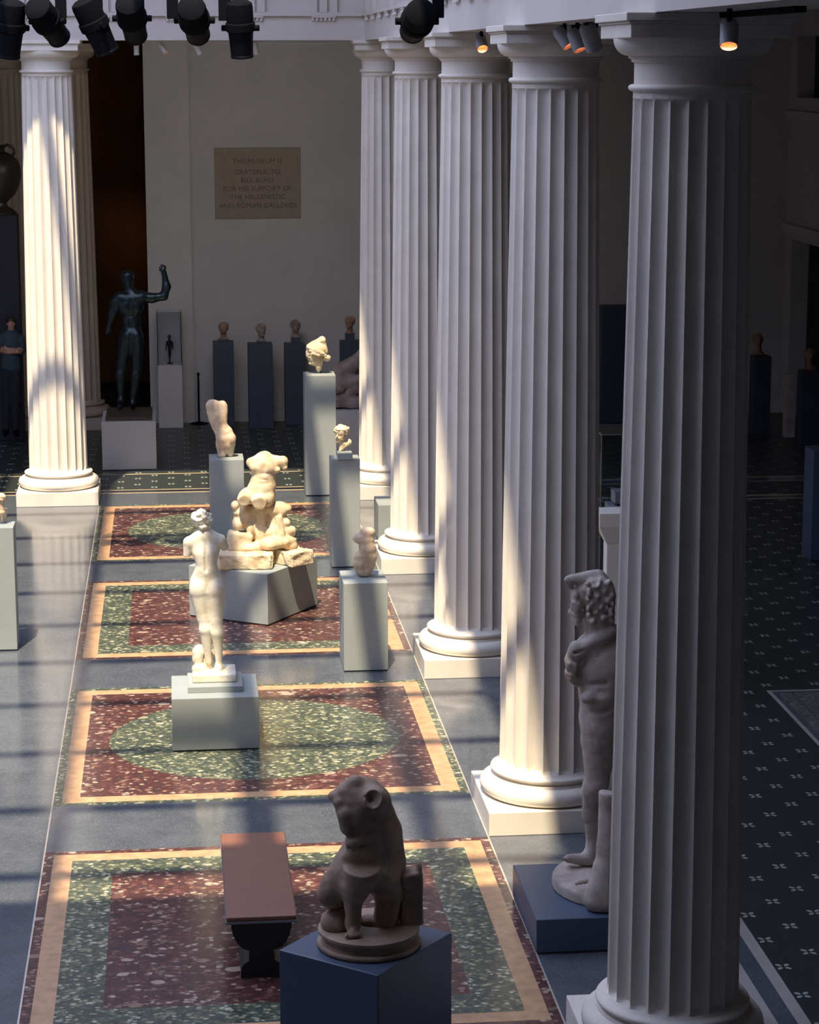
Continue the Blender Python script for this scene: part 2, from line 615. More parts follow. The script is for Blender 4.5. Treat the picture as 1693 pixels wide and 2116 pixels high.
        me.polygons.add(len(Q)); me.polygons.foreach_set('loop_start', np.arange(0, Q.size, 4))
        me.polygons.foreach_set('loop_total', np.full(len(Q), 4))
        me.update(calc_edges=True); me.validate()
        me.polygons.foreach_set('use_smooth', np.ones(len(me.polygons), bool))
        me.materials.append(mat)
        o = link(name, me, parent, (0, 0, 0) if parent is not None else o0)
        return o


# ================================================================== the hall
BAY, PW, CW = 4.7, 3.4567, 1.1125      # bay, panel width between plinths, plinth width
PH = 0.192

# ---- floor: slate with inlaid stone panels, one mesh
f = MB()


def fq(x0, x1, y0, y1, slot):
    f.slot = slot
    f.quad([(x0, y0, 0), (x1, y0, 0), (x1, y1, 0), (x0, y1, 0)])


SL, MA, GR, GO, BR, WL, FL, SCR, DG = range(9)


def oval_region(x0, x1, y0, y1, rx, ry, inner, outer):
    cx, cy = (x0 + x1) / 2, (y0 + y1) / 2
    n = 96
    ov, rc = [], []
    angs = sorted(set([2 * PI * i / n for i in range(n)] + [math.atan2(sy * (y1 - cy), sx * (x1 - cx)) % (2 * PI) for sx in (-1, 1) for sy in (-1, 1)]))
    for a in angs:
        ca, sa = math.cos(a), math.sin(a)
        t = min((x1 - cx) / max(abs(ca), 1e-9), (y1 - cy) / max(abs(sa), 1e-9))
        rc.append((cx + t * ca, cy + t * sa, 0))
        q = 1 / math.sqrt((ca / rx) ** 2 + (sa / ry) ** 2)
        ov.append((cx + q * ca, cy + q * sa, 0))
    m = len(angs)
    f.slot = outer
    f.add(ov + rc, [(i, m + i, m + (i + 1) % m, (i + 1) % m) for i in range(m)])
    f.slot = inner
    f.add(ov, [tuple(range(m))])


ST = 0.012
ybays = [0.0, -4.7, -9.4, -14.1, -18.8]
for bi, yf in enumerate(ybays[:4]):
    yn = yf - (BAY - CW)
    oval = bi in (0, 2)
    out, inn = (GR, MA) if oval else (MA, GR)
    X0, X1 = -PW + ST, -ST
    gx, gy, gw = 0.080, 0.075, 0.146
    fq(X0, X1, yf - gy, yf, out); fq(X0, X1, yn, yn + gy, out)
    fq(X0, -PW + gx, yn + gy, yf - gy, out); fq(-gx, X1, yn + gy, yf - gy, out)
    a0, a1, b0, b1 = -PW + gx, -gx, yn + gy, yf - gy
    fq(a0, a1, b1 - gw, b1, GO); fq(a0, a1, b0, b0 + gw, GO)
    fq(a0, a0 + gw, b0 + gw, b1 - gw, GO); fq(a1 - gw, a1, b0 + gw, b1 - gw, GO)
    a0 += gw; a1 -= gw; b0 += gw; b1 -= gw
    if oval:
        oval_region(a0, a1, b0, b1, (a1 - a0) / 2 - 0.2, (b1 - b0) / 2 - 0.33, GR, MA)
    else:
        i = 0.31
        fq(a0, a1, b1 - i, b1, GR); fq(a0, a1, b0, b0 + i, GR)
        fq(a0, a0 + i, b0 + i, b1 - i, GR); fq(a1 - i, a1, b0 + i, b1 - i, GR)
        fq(a0 + i, a1 - i, b0 + i, b1 - i, MA)
    fq(X0, X1, yn - CW, yn, SL)
fq(-PW + ST, -ST, -36, ybays[4], SL)
# strips beside the panels
fq(-PW, -PW + ST, -36, 0, BR); fq(-ST, 0, -36, 0, BR)
# left court floor, band under the far columns, right band
fq(-14, -PW, -36, 0, SL)
fq(-14, 0, 0, 0.875, SL)
# far aisle
fq(-14, 1.25, 0.875, 0.955, DG); fq(-14, 1.25, 0.955, 1.09, SL); fq(-14, 1.25, 1.09, 1.17, DG)
fq(-14, 1.25, 1.17, 2.38, FL); fq(-14, 1.25, 2.38, 2.43, DG); fq(-14, 1.25, 2.43, 9.0, FL)
# right aisle
fq(0, 1.25, -36, 0.875, SL)
fq(1.25, 1.335, -36, 0.875, WL); fq(1.335, 1.46, -36, 0.875, SL); fq(1.46, 1.545, -36, 0.875, WL)
yb = [(-36, -0.50, FL), (-0.50, -0.45, DG), (-0.45, -0.24, SL), (-0.24, -0.18, DG), (-0.18, 0.84, FL), (0.84, 0.875, DG)]
for y0, y1, sl in yb[1:]:
    fq(1.545, 9, y0, y1, sl)
fq(1.545, 3.24, -36, -0.5, FL); fq(3.24, 9, -10.16, -0.5, FL); fq(3.24, 9, -36, -14.9, FL)
fq(1.25, 9, 0.875, 1.17, SL); fq(1.25, 9, 1.17, 1.23, DG); fq(1.25, 9, 1.23, 9.0, FL)
# scroll mosaic panel
fq(3.24, 3.28, -14.9, -10.16, WL); fq(3.28, 9, -10.2, -10.16, WL); fq(3.28, 9, -14.9, -14.86, WL)
fq(3.28, 3.34, -14.86, -10.2, SL); fq(3.34, 3.46, -14.86, -10.26, SCR); fq(3.34, 9, -10.26, -10.2, SL)
fq(3.46, 3.48, -14.86, -10.26, SL); fq(3.48, 9, -14.86, -10.26, SCR)
struct(f, 'floor', [M[k] for k in ('slate', 'maroon', 'green', 'gold', 'brass', 'whiteline', 'flower', 'scroll', 'dullgold')])

# ---- walls
YB = 7.3
DX0, DX1 = -5.6, -2.80      # doorway in the far wall
w = MB()
w.box(DX1, 8.3, YB, YB + 0.4, 0, 7.0).box(-14, DX0, YB, YB + 0.4, 0, 7.0).box(DX0, DX1, YB, YB + 0.4, 6.6, 7.0)
struct(w, 'wall_back', M['wall'])
w = MB(); w.box(-2.80, -2.07, YB - 0.07, YB, 0, 6.42)
struct(w, 'trim_1', M['panelwall'])
w = MB(); w.box(-2.80, 8.0, YB - 0.04, YB, 6.22, 6.26).box(-2.80, 8.0, YB - 0.025, YB, 6.30, 6.33)
struct(w, 'trim_2', M['panelwall'])
w = MB(); w.box(-2.06, 8.0, YB - 0.04, YB, 0, 0.22).box(-2.06, 8.0, YB - 0.055, YB, 0.22, 0.25)
struct(w, 'baseboard_back', M['panelwall'])
# dark gallery beyond the doorway
w = MB()
w.box(DX0 - 0.5, DX1 + 0.5, 12.4, 12.5, 0, 7.0)
struct(w, 'wall_gallery', M['rust_room'])
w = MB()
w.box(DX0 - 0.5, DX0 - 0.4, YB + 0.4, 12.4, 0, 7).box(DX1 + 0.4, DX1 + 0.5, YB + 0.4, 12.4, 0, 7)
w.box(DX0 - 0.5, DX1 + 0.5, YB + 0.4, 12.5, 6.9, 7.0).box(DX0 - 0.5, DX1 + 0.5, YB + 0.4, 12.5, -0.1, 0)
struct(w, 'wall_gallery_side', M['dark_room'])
# right wall with a dark doorway and a dark window above it
w = MB()
XR = 8.0
w.box(XR, XR + 0.3, -36, 3.0, 0, 7.0).box(XR, XR + 0.3, 6.9, YB, 0, 7.0).box(XR, XR + 0.3, 3.0, 6.9, 3.0, 5.35).box(XR, XR + 0.3, 3.0, 6.9, 6.35, 7.0)
struct(w, 'wall_right', M['wall'])
w = MB(); w.box(XR + 0.3, XR + 0.4, 2.8, 7.0, 0, 3.2); struct(w, 'door_1', M['dark_room'])  # dark panel closing the doorway, stands in for the shade beyond
w = MB(); w.box(XR + 0.3, XR + 0.4, 2.8, 7.0, 5.2, 6.5); struct(w, 'window_1', M['dark_room'])  # dark panel behind the upper opening, its shade is plain colour
w = MB(); w.box(XR - 0.06, XR, -36, YB, 3.12, 3.20).box(XR - 0.1, XR, -36, YB, 3.20, 3.26).box(XR - 0.05, XR, -36, YB, 5.0, 5.08).box(XR - 0.08, XR, -36, YB, 5.08, 5.13)
struct(w, 'trim_3', M['panelwall'])
w = MB(); w.box(-14.2, -14, -36, 9, 0, 10.5); struct(w, 'wall_left', M['plaster'])
w = MB(); w.box(-14.2, 8.3, -36.2, -36, 0, 10.5); struct(w, 'wall_front', M['plaster'])

# ---- entablature over both rows
AZ0, AZ1, AZ2 = 6.235, 6.55, 7.45
AX, AXB = 0.24, 0.87
AYF, AYB = 0.24, 0.87


def entab(along_x):
    e = MB()
    # x = position along, y = depth from the court face
    def bx(a0, a1, d0, d1, z0, z1):
        if along_x:
            e.box(a0, a1, AYF + d0, AYF + d1, z0, z1)
        else:
            e.box(AX + d0, AX + d1, a0, a1, z0, z1)
    A0, A1 = (-14, AX) if along_x else (-36, AYB)
    bx(A0, A1, 0, AYB - AYF, AZ0, AZ1)
    bx(A0, A1, -0.045, 0.2, AZ1, AZ1 + 0.05)
    bx(A0, A1, -0.005, 0.4, AZ1 + 0.05, AZ2)
    bx(A0, A1, -0.10, 0.4, AZ2, AZ2 + 0.1)
    bx(A0, A1, -0.16, 0.4, AZ2 + 0.1, AZ2 + 0.2)
    bx(A0, A1, 0.1, 0.4, AZ2 + 0.2, 10.5)
    step = 0.965
    pos = [AX - 0.55 - k * step for k in range(12)] if along_x else [AYF - 0.62 - k * step for k in range(30)]
    for c in pos:
        hw = 0.2
        for t in (-1, 0, 1):           # triglyph bars
            bx(c + t * 0.135 - 0.05, c + t * 0.135 + 0.05, -0.05, 0.05, AZ1 + 0.05, AZ2 - 0.05)
        bx(c - hw, c + hw, -0.055, 0.05, AZ2 - 0.07, AZ2)
        bx(c - 0.165, c + 0.165, -0.04, 0.05, AZ1 - 0.022, AZ1)
        for g in range(6):             # guttae
            u = c + (g - 2.5) * 0.056
            if along_x:
                e.lathe([(0.020, AZ1 - 0.06), (0.014, AZ1 - 0.022)], 10, u, AYF - 0.02)
            else:
                e.lathe([(0.020, AZ1 - 0.06), (0.014, AZ1 - 0.022)], 10, AX - 0.02, u)
    return e


struct(entab(True), 'trim_4', M['plaster'])
struct(entab(False), 'trim_5', M['plaster'])
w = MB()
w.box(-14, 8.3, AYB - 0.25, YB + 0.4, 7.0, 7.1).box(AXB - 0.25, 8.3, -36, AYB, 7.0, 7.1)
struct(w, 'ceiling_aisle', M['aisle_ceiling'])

# ---- main ceiling with the long skylight
w = MB()
SX0, SX1, SY0, SY1, SZ = -11.5, -0.81, -20.05, -2.18, 10.5
w.box(-14.2, SX0, -36.2, 1, SZ, SZ + 0.15).box(SX1, 1.0, -36.2, 1, SZ, SZ + 0.15)
w.box(SX0, SX1, -36.2, SY0, SZ, SZ + 0.15).box(SX0, SX1, SY1, 1, SZ, SZ + 0.15)
struct(w, 'ceiling', M['ceiling'])
w = MB()
for k in range(-2, 9):
    y = -6.96 - 1.567 * k
    w.box(SX0, SX1, y - 0.07, y + 0.07, SZ, SZ + 0.12)
for x, hw_ in ((-10.7, .07), (-9.2, .07), (-7.7, .07), (-6.2, .07), (-4.70, .07), (-3.10, .13), (-1.76, .11)):
    w.box(x - hw_, x + hw_, SY0, SY1, SZ, SZ + 0.16)
struct(w, 'window_2', M['plaster'])

# ---- columns
SB, SR0, SZ0, SZ1, SR1 = 20, 0.398, 0.426, 5.80, 0.332


def shaft_mesh():
    per = 8
    n = SB * per
    zs = [SZ0, SZ0 + 0.012, SZ0 + 0.03, SZ0 + 0.05] + list(np.linspace(SZ0 + 0.08, SZ1 - 0.10, 14)) + [SZ1 - 0.07, SZ1 - 0.05, SZ1 - 0.035, SZ1 - 0.03, SZ1]
    vs, fs = [], []
    for z in zs:
        t = (z - SZ0) / (SZ1 - SZ0)
        R = SR0 + (SR1 - SR0) * (t ** 1.25)
        dep = min(1, max(0, (z - SZ0 - 0.008) / 0.018)) * min(1, max(0, (SZ1 - 0.03 - z) / 0.045))
        for i in range(n):
            ph = (i % per) / per * 2 - 1
            d = (1 - abs(ph) ** 2.4) * 0.10 * R * math.sqrt(dep) if dep > 0 else 0
            a = 2 * PI * i / n + PI / SB * 0.3
            vs.append(((R - d) * math.cos(a), (R - d) * math.sin(a), z))
    for j in range(len(zs) - 1):
        for i in range(n):
            k = (i + 1) % n
            fs.append((j * n + i, j * n + k, (j + 1) * n + k, (j + 1) * n + i))
    m = MB()
    m.add(vs, fs, True)
    return m


def arc(cx, cz, rx, rz, a0, a1, n):
    return [(cx + rx * math.cos(math.radians(a0 + (a1 - a0) * i / n)), cz + rz * math.sin(math.radians(a0 + (a1 - a0) * i / n))) for i in range(n + 1)]


def make_column(name, label, group, mat, loc):
    t = thing(name, label, 'column', loc, 0, group)
    m = MB(); h = CW / 2
    m.box(-h, h, -h, h, 0, PH)
    m.build('plinth', mat, t, bevel=0.006)
    m = MB()
    prof = [(0.40, PH)] + arc(0.475, PH + 0.072, 0.078, 0.072, -90, 90, 12) + [(0.462, PH + 0.144), (0.462, PH + 0.156)]
    prof += [(0.443, PH + 0.162), (0.437, PH + 0.172), (0.446, PH + 0.182), (0.452, PH + 0.184)]
    prof += arc(0.446, PH + 0.202, 0.022, 0.018, -90, 90, 8) + [(0.420, PH + 0.222), (0.412, PH + 0.228), (0.402, 0.430)]
    m.lathe(prof, 72)
    m.build('base', mat, t)
    shaft_mesh().build('shaft', mat, t, auto=True)
    m = MB()
    prof = [(SR1, SZ1 - 0.001)] + arc(SR1 + 0.004, 5.829, 0.024, 0.02, -90, 90, 8) + [(SR1 - 0.004, 5.85), (SR1 - 0.004, 5.965)]
    prof += [(SR1 + 0.012, 5.972), (SR1 + 0.012, 5.985), (SR1 + 0.03, 5.992), (SR1 + 0.03, 6.005)]
    prof += arc(SR1 + 0.03, 6.10, 0.085, 0.095, -80, 0, 8)
    m.lathe(prof, 72)
    m.build('capital', mat, t)
    m = MB(); a = 0.445
    m.box(-a, a, -a, a, 6.10, 6.175)
    m.box(-a - 0.012, a + 0.012, -a - 0.012, a + 0.012, 6.175, 6.19)
    m.box(-a - 0.03, a + 0.03, -a - 0.03, a + 0.03, 6.19, 6.235)
    m.build('abacus', mat, t, bevel=0.005)
    return t


labels = ['fluted pale stone column farthest back in the right row, its foot in sun', 'second fluted column from the back of the right row, behind the small torso pedestal',
          'middle fluted column of the right row of five, bright at lower left', 'fluted column second nearest in the right row, beside the standing lion-skin statue',
          'nearest and largest fluted column at right, all in shade']
cx = CW / 2
col0 = None
for i, lb in enumerate(labels):
    y = cx - BAY * i
    if col0 is None:
        col0 = make_column('fluted_column', lb, 'columns of the right row', M['column'], (cx, y, 0))
    else:
        c = copy_tree(col0); c.location = (cx, y, 0); c['label'] = lb
c = copy_tree(col0); c.location = (-PW - CW / 2, cx, 0)
c['label'] = 'free-standing sunlit fluted column at the left of the court'; c['group'] = 'columns of the cross row'
# columns flanking the dark doorway
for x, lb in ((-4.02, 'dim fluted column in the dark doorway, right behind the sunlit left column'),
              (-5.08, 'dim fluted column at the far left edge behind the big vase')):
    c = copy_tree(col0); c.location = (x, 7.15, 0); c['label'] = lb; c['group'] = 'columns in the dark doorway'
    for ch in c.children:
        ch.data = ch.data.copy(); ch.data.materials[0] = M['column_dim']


def onx(x, y, X):
    d = ray(x, y)
    return CAM + d * ((X - CAM[0]) / d[0])


# ================================================================== pedestals
def pedestal(label, cx, cy, w_, d_, h, rz=0.0, mat='pedestal', group='painted pedestals', z0=0.0, name='pedestal', slab=None):
    m = MB()
    m.box(-w_ / 2, w_ / 2, -d_ / 2, d_ / 2, 0.012, h)
    o = m.build(name, M[mat], None, (cx, cy, z0), bevel=0.006)
    g = MB(); g.box(-w_ / 2 + 0.01, w_ / 2 - 0.01, -d_ / 2 + 0.01, d_ / 2 - 0.01, 0, 0.012)
    g.build('recessed_foot', M['kick'], o)
    if slab:
        x0, x1, y0, y1, hh = slab
        s_ = MB(); s_.box(x0 - cx, x1 - cx, y0 - cy, y1 - cy, h, h + hh)
        s_.build('slab', M[mat], o, bevel=0.004)
    o.rotation_euler = (0, 0, rz)
    return tag(o, label, 'pedestal', group)


A_H = 0.486
yA0, yA1 = -11.58, -10.80
sl = onz(340 + 182 * .2647, 1020 + 1560 * .2647, A_H); sr = onz(340 + 614 * .2647, 1020 + 1552 * .2647, A_H)
pedestal('low broad grey pedestal under the white standing nude', -2.085, (yA0 + yA1) / 2, 0.766, yA1 - yA0, A_H,
         slab=(sl[0], sr[0], sl[1], sl[1] + 0.50, 0.055))
PB = np.array([-1.44, -7.07]); dB = np.array([0.548, 0.836]); eB = np.array([-0.836, 0.548])
cB = PB + dB * 0.54 + eB * 0.50
pedestal('low wide pedestal set cornerwise under the seated torso on rocks', cB[0], cB[1], 1.08, 1.0, 0.571, math.atan2(dB[1], dB[0]))
pedestal('grey pedestal under the small leaning torso, behind the white nude', -1.752, -2.08, 0.436, 0.46, 1.003)
pedestal('tallest grey pedestal, under the veiled head', -0.385, 0.60, 0.43, 0.42, 1.695)
pedestal('narrow grey pedestal under the bearded head', -0.385, -4.10, 0.345, 0.33, 1.318)
pedestal('grey pedestal in front of the columns under the small armless torso', -0.545, -8.75, 0.44, 0.60, 0.905)
pedestal('grey pedestal cut by the left edge of the photo', -4.29, -7.68, 0.47, 0.33, 1.30)
pedestal('low grey pedestal half hidden behind the second farthest right column', 0.52, -2.52, 0.78, 0.62, 0.48)
PI_ = np.array([-1.29, -18.83]); q1 = np.array([-1.84, -18.39]) - PI_; q2 = np.array([-0.79, -18.22]) - PI_
l1, l2 = np.linalg.norm(q1), np.linalg.norm(q2)
cI = PI_ + (q1 + q2) / 2
I_H = 0.85
pedestal('nearest pedestal, dark and set cornerwise under the crouching figure', cI[0], cI[1], l2, l1, I_H, math.atan2(q2[1], q2[0]), mat='pedestal_blue')
K_H = 0.25
pedestal('low dark pedestal under the standing lion-skin statue', 0.55, -15.99, 1.12, 1.10, K_H, mat='pedestal_blue')
# along the far wall
bx_ = [(-1.585, 6.75, 0.335, 1.42), (-0.985, 6.55, 0.40, 1.41), (-0.40, 6.86, 0.34, 1.36), (0.52, 6.6, 0.36, 1.42)]
bl = ['leftmost dark pedestal along the far wall', 'second dark pedestal along the far wall', 'third dark pedestal along the far wall', 'rightmost dark pedestal along the far wall, beside the column']
for (x, y, ww, h), lb in zip(bx_, bl):
    pedestal(lb, x, y, ww, 0.34, h, mat='pedestal_dark', group='bust pedestals along the far wall')
BZ = 0.734
b = pedestal('white plinth under the dark bronze man', -3.08, 3.30, 0.80, 1.12, BZ, mat='pedestal_pale')
m = MB(); m.box(-0.34, 0.34, -0.50, 0.54, BZ, BZ + 0.05)
m.build('bronze_base', M['pedestal_brown'], b, bevel=0.005)
pedestal('dark tall pedestal in the gap between the two nearest columns', 4.95, 6.6, 0.55, 0.4, 1.95, mat='pedestal_dark', group='pedestals in the right aisle')
pr = at(1573, 735, 5.0)
pedestal('dark pedestal under a dim bust, right of the nearest column', pr[0], 5.0, 0.28, 0.3, pr[2], mat='pedestal_dark', group='pedestals in the right aisle')
pr2 = at(1676, 765, 4.0)
pedestal('dark pedestal under the bust at the right edge of the photo', pr2[0], 4.0, 0.34, 0.3, pr2[2], mat='pedestal_dark', group='pedestals in the right aisle')
p3 = onz(1675, 1160); p3t = at(1675, 932, p3[1])
pedestal('deep blue pedestal cut by the right edge of the photo', p3[0] + 0.25, p3[1] + 0.2, 0.5, 0.4, p3t[2], mat='pedestal_blue', group='pedestals in the right aisle')
p4 = onz(1630, 902)
m = MB(); m.box(-.08, .08, -.1, .1, 0, 0.95).box(-.1, .1, -.12, .12, 0.95, 1.02)
tag(m.build('marble_post', M['grey_marble'], None, (p4[0], p4[1], 0), bevel=0.01), 'faint pale marble post between the two dim busts at far right', 'post')


# ================================================================== marble statues
def plinth_box(name, mat, parent, x0, x1, y0, y1, z0, z1, rough=None, bevel=0.008):
    m = MB(); L = parent.location
    m.box(x0 - L[0], x1 - L[0], y0 - L[1], y1 - L[1], z0 - L[2], z1 - L[2])
    return m.build(name, mat, parent, bevel=bevel)


# ---- standing nude seen from behind
zA = A_H + 0.055
pl = onz(340 + 220 * .2647, 1020 + 1482 * .2647, zA); prr = onz(340 + 562 * .2647, 1020 + 1476 * .2647, zA)
t = thing('nude_statue', 'white marble standing nude seen from behind, armless, with curly hair', 'statue', (-2.0, pl[1] + 0.17, zA), 0)
plinth_box('plinth', M['white_marble'], t, pl[0], prr[0], pl[1], pl[1] + 0.36, zA, zA + 0.075, bevel=0.012)
s = Sculpt(340, 1020, .2647, pl[1] + 0.17, 0.006, 16)
s.e(318, 400, 0, 112, 125, 60, k=50).c((322, 470, 0), (330, 570, 0), 84, 84, k=70).e(328, 690, 6, 130, 118, 74, k=60)
s.e(264, 730, -24, 64, 70, 60, k=26).e(394, 732, -24, 64, 72, 60, k=26)
s.c((329, 668, -92), (330, 812, -78), 13, 10, k=18, op='s').c((250, 806, -100), (405, 808, -100), 10, 10, k=26, op='s')
s.c((318, 330, -78), (326, 600, -72), 8, 5, k=30, op='s')
s.c((310, 322, 5), (196, 380, 8), 56, 44, k=30).c((315, 325, 5), (436, 362, 10), 56, 43, k=30)
s.c((190, 380, 8), (178, 478, 18), 43, 33).c((440, 365, 12), (466, 412, 45), 42, 35)
s.b(178, 515, 20, 50, 26, 50, k=2, op='s')
s.c((308, 330, 2), (296, 250, 12), 43, 40, k=26)
s.e(284, 200, 18, 64, 72, 74, k=10)
s.e(284, 190, 16, 74, 66, 80, k=8, n=(10, .09)).e(305, 262, -36, 34, 28, 32, k=10, n=(8, .12)).e(346, 200, 4, 34, 44, 48, k=10, n=(8, .12))
for i in range(26):
    a_ = i * 2.39996; q_ = 1 - 2 * (i + .5) / 26
    s.e(288 + 70 * math.cos(a_) * math.sqrt(1 - q_ * q_), 196 - 66 * q_, 14 - 74 * abs(math.sin(a_)) * math.sqrt(1 - q_ * q_), 15, 13, 15, k=7)
s.c((272, 770, 6), (300, 965, 4), 80, 50, k=30).c((394, 770, 4), (404, 990, -4), 78, 50, k=30)
s.c((300, 955, 0), (318, 1060, -6), 45, 46).c((318, 1060, -6), (345, 1310, 30), 47, 25)
s.c((404, 985, -6), (414, 1085, -12), 46, 48).c((414, 1085, -12), (424, 1310, 8), 49, 25)
s.c((424, 1340, 14), (470, 1378, 50), 32, 22, k=12).e(420, 1370, -2, 34, 30, 36, k=12)
s.c((345, 1340, 50), (372, 1385, 90), 28, 20, k=10)
s.noise(1.2, .05)
s.build('figure', M['white_marble'], t, floor=zA + 0.06)
s = Sculpt(340, 1020, .2647, pl[1] + 0.19, 0.008, 12)
s.e(262, 1262, 20, 50, 84, 46, 8).e(335, 1300, 50, 44, 96, 46).e(275, 1370, 0, 62, 44, 56).e(335, 1395, -10, 70, 30, 50).c((300, 1200, 20), (250, 1360, 10), 20, 26)
s.c((285, 1300, -40), (310, 1240, -30), 10, 10, op='s', k=14)
s.noise(7, .05, 3)
s.build('support', M['white_marble'], t, floor=zA + 0.06)

# ---- seated torso on rocks
zB = 0.571
t = thing('seated_statue', 'cream marble headless torso seated on rocks with broken thighs', 'statue', (-1.45, -6.55, zB), 0)
s = Sculpt(440, 910, .2449, -6.50, 0.0075, 18)
s.c((430, 200, 10), (432, 105, 5), 58, 48, k=22).b(432, 82, -10, 90, 34, 90, 0, 0, pitch=20, k=3, op='s')
s.c((425, 185, 5), (325, 188, 0), 74, 44, k=36).c((440, 185, 5), (585, 178, 0), 76, 50, k=36)
s.c((585, 180, 0), (604, 226, -12), 46, 28, k=14)
s.c((430, 225, 0), (425, 400, 4), 106, 100, k=40).e(535, 250, -46, 34, 26, 34, k=14).e(370, 225, -50, 60, 44, 44, k=30).e(470, 228, -50, 60, 44, 44, k=30)
s.e(415, 385, -6, 112, 74, 86, k=40).e(392, 425, -10, 116, 60, 92, k=30)
s.c((300, 372, -112), (530, 358, -104), 7, 7, k=18, op='s').c((340, 288, -110), (520, 284, -104), 6, 6, k=14, op='s').c((310, 330, -112), (470, 338, -104), 5, 5, k=18, op='s')
s.c((424, 180, -110), (428, 280, -104), 6, 6, k=22, op='s')
s.e(380, 470, 10, 150, 70, 110, k=26)
s.c((285, 470, -10), (262, 495, -110), 66, 60, k=20).c((430, 480, -10), (395, 520, -120), 76, 64, k=20).e(468, 488, -50, 52, 70, 60, k=18)
s.b(262, 500, -190, 90, 110, 40, 0, 0, pitch=14, k=4, op='s').b(392, 520, -196, 100, 120, 40, 0, 0, pitch=14, k=4, op='s')
s.noise(4, .035, 5)
s.build('torso', M['cream_marble'], t)
s = Sculpt(440, 910, .2449, -6.50, 0.0085, 16)
s.e(190, 550, 10, 40, 46, 44).e(235, 605, 20, 66, 50, 60).e(215, 700, 10, 56, 62, 56).e(320, 735, 0, 44, 66, 44).e(270, 640, 40, 90, 110, 70)
s.c((395, 590, 20), (400, 850, 0), 68, 44).e(400, 700, 60, 130, 190, 70)
s.e(545, 585, 10, 92, 78, 66).e(625, 580, 20, 42, 42, 44).e(545, 680, 20, 92, 110, 60).e(500, 780, -10, 60, 80, 56)
s.c((565, 650, -60), (585, 820, -70), 22, 26).c((540, 660, -50), (550, 830, -70), 16, 20).e(625, 690, -10, 30, 34, 34).e(640, 770, 0, 46, 56, 40).e(678, 770, 0, 20, 42, 26).e(690, 840, 0, 24, 26, 30)
s.e(560, 850, -30, 130, 60, 90).e(470, 880, -60, 90, 50, 80)
s.e(610, 640, -60, 14, 40, 20, op='s', k=8).e(460, 640, -30, 16, 60, 30, op='s', k=10)
s.b(225, 850, 10, 106, 84, 90, 8, 0, rnd=30).e(330, 900, -30, 120, 50, 90).e(640, 880, -10, 80, 40, 70)
s.noise(9, .035, 9)
s.build('rock', M['cream_marble'], t, floor=zB + 0.04)
s = Sculpt(440, 910, .2449, -6.50, 0.010, 10)
s.b(285, 985, -40, 225, 62, 215, 0, -4, rnd=8).b(640, 970, 10, 120, 62, 190, 0, 36, rnd=8).e(500, 1010, -270, 14, 70, 40, op='s', k=4)
s.noise(9, .06, 4)
s.build('base', M['cream_marble'], t, floor=zB)

# ---- small leaning torso
s = Sculpt(420, 800, .13055, -2.08, 0.0065, 50)
s.e(160, 300, 0, 122, 105, 95).e(310, 310, 10, 76, 100, 84).e(222, 400, 0, 166, 110, 100).e(235, 500, 0, 150, 115, 98).e(258, 600, 0, 128, 110, 96)
s.e(324, 700, 0, 146, 105, 110).e(358, 800, 0, 162, 115, 122).e(345, 900, 0, 142, 110, 112).e(440, 815, -40, 76, 96, 90, k=30).e(300, 830, -45, 86, 96, 86, k=30)
s.c((295, 900, 0), (290, 1060, -10), 84, 64).c((425, 900, 10), (428, 1050, 20), 74, 58)
s.c((385, 700, -150), (400, 900, -130), 10, 10, k=26, op='s').c((210, 300, -130), (300, 640, -120), 14, 10, k=40, op='s')
s.e(262, 215, -60, 26, 30, 60, k=20, op='s')
s.noise(8, .02, 2)
tag(s.build('torso_statue', M['pink_marble'], floor=1.004), 'small pale torso leaning left, seen from behind, on the far grey pedestal', 'statue')

# ---- veiled head in profile
t = thing('carved_head', 'cream marble female head in profile with pointed headdress, on the tallest pedestal', 'sculpture', (-0.385, 0.60, 1.695))
s = Sculpt(600, 640, .12287, 0.60, 0.0055, 22)
s.e(440, 680, 0, 160, 150, 140).c((335, 630, 0), (535, 515, 0), 68, 66).c((535, 515, 0), (580, 700, 0), 60, 56)
s.c((360, 760, 0), (395, 880, 0), 98, 66, k=40).e(315, 740, 0, 44, 70, 66).e(283, 770, 0, 16, 34, 22, -14, k=14).e(320, 850, 0, 22, 16, 40, k=12).e(340, 900, 0, 40, 32, 44, k=20)
s.c((470, 830, 10), (478, 990, 10), 96, 44, k=30).c((478, 980, 10), (470, 1030, 10), 44, 16)
s.c((300, 640, -90), (560, 740, -120), 24, 26, k=14).c((330, 690, -100), (590, 770, -112), 22, 24, k=12).c((380, 740, -116), (480, 770, -122), 20, 18, k=12).e(620, 815, 0, 66, 56, 70, k=16)
s.e(330, 775, -70, 22, 14, 24, op='s', k=16)
s.noise(5, .03, 6)
s.build('head', M['cream_marble'], t)
m = MB(); pp = s.p(480, 1040, 10); m.tube((pp[0] + .385, pp[1] - .60, 0), (pp[0] + .385, pp[1] - .60, pp[2] - 1.695 + .03), 0.008)
m.build('mount_rod', M['steel'], t)


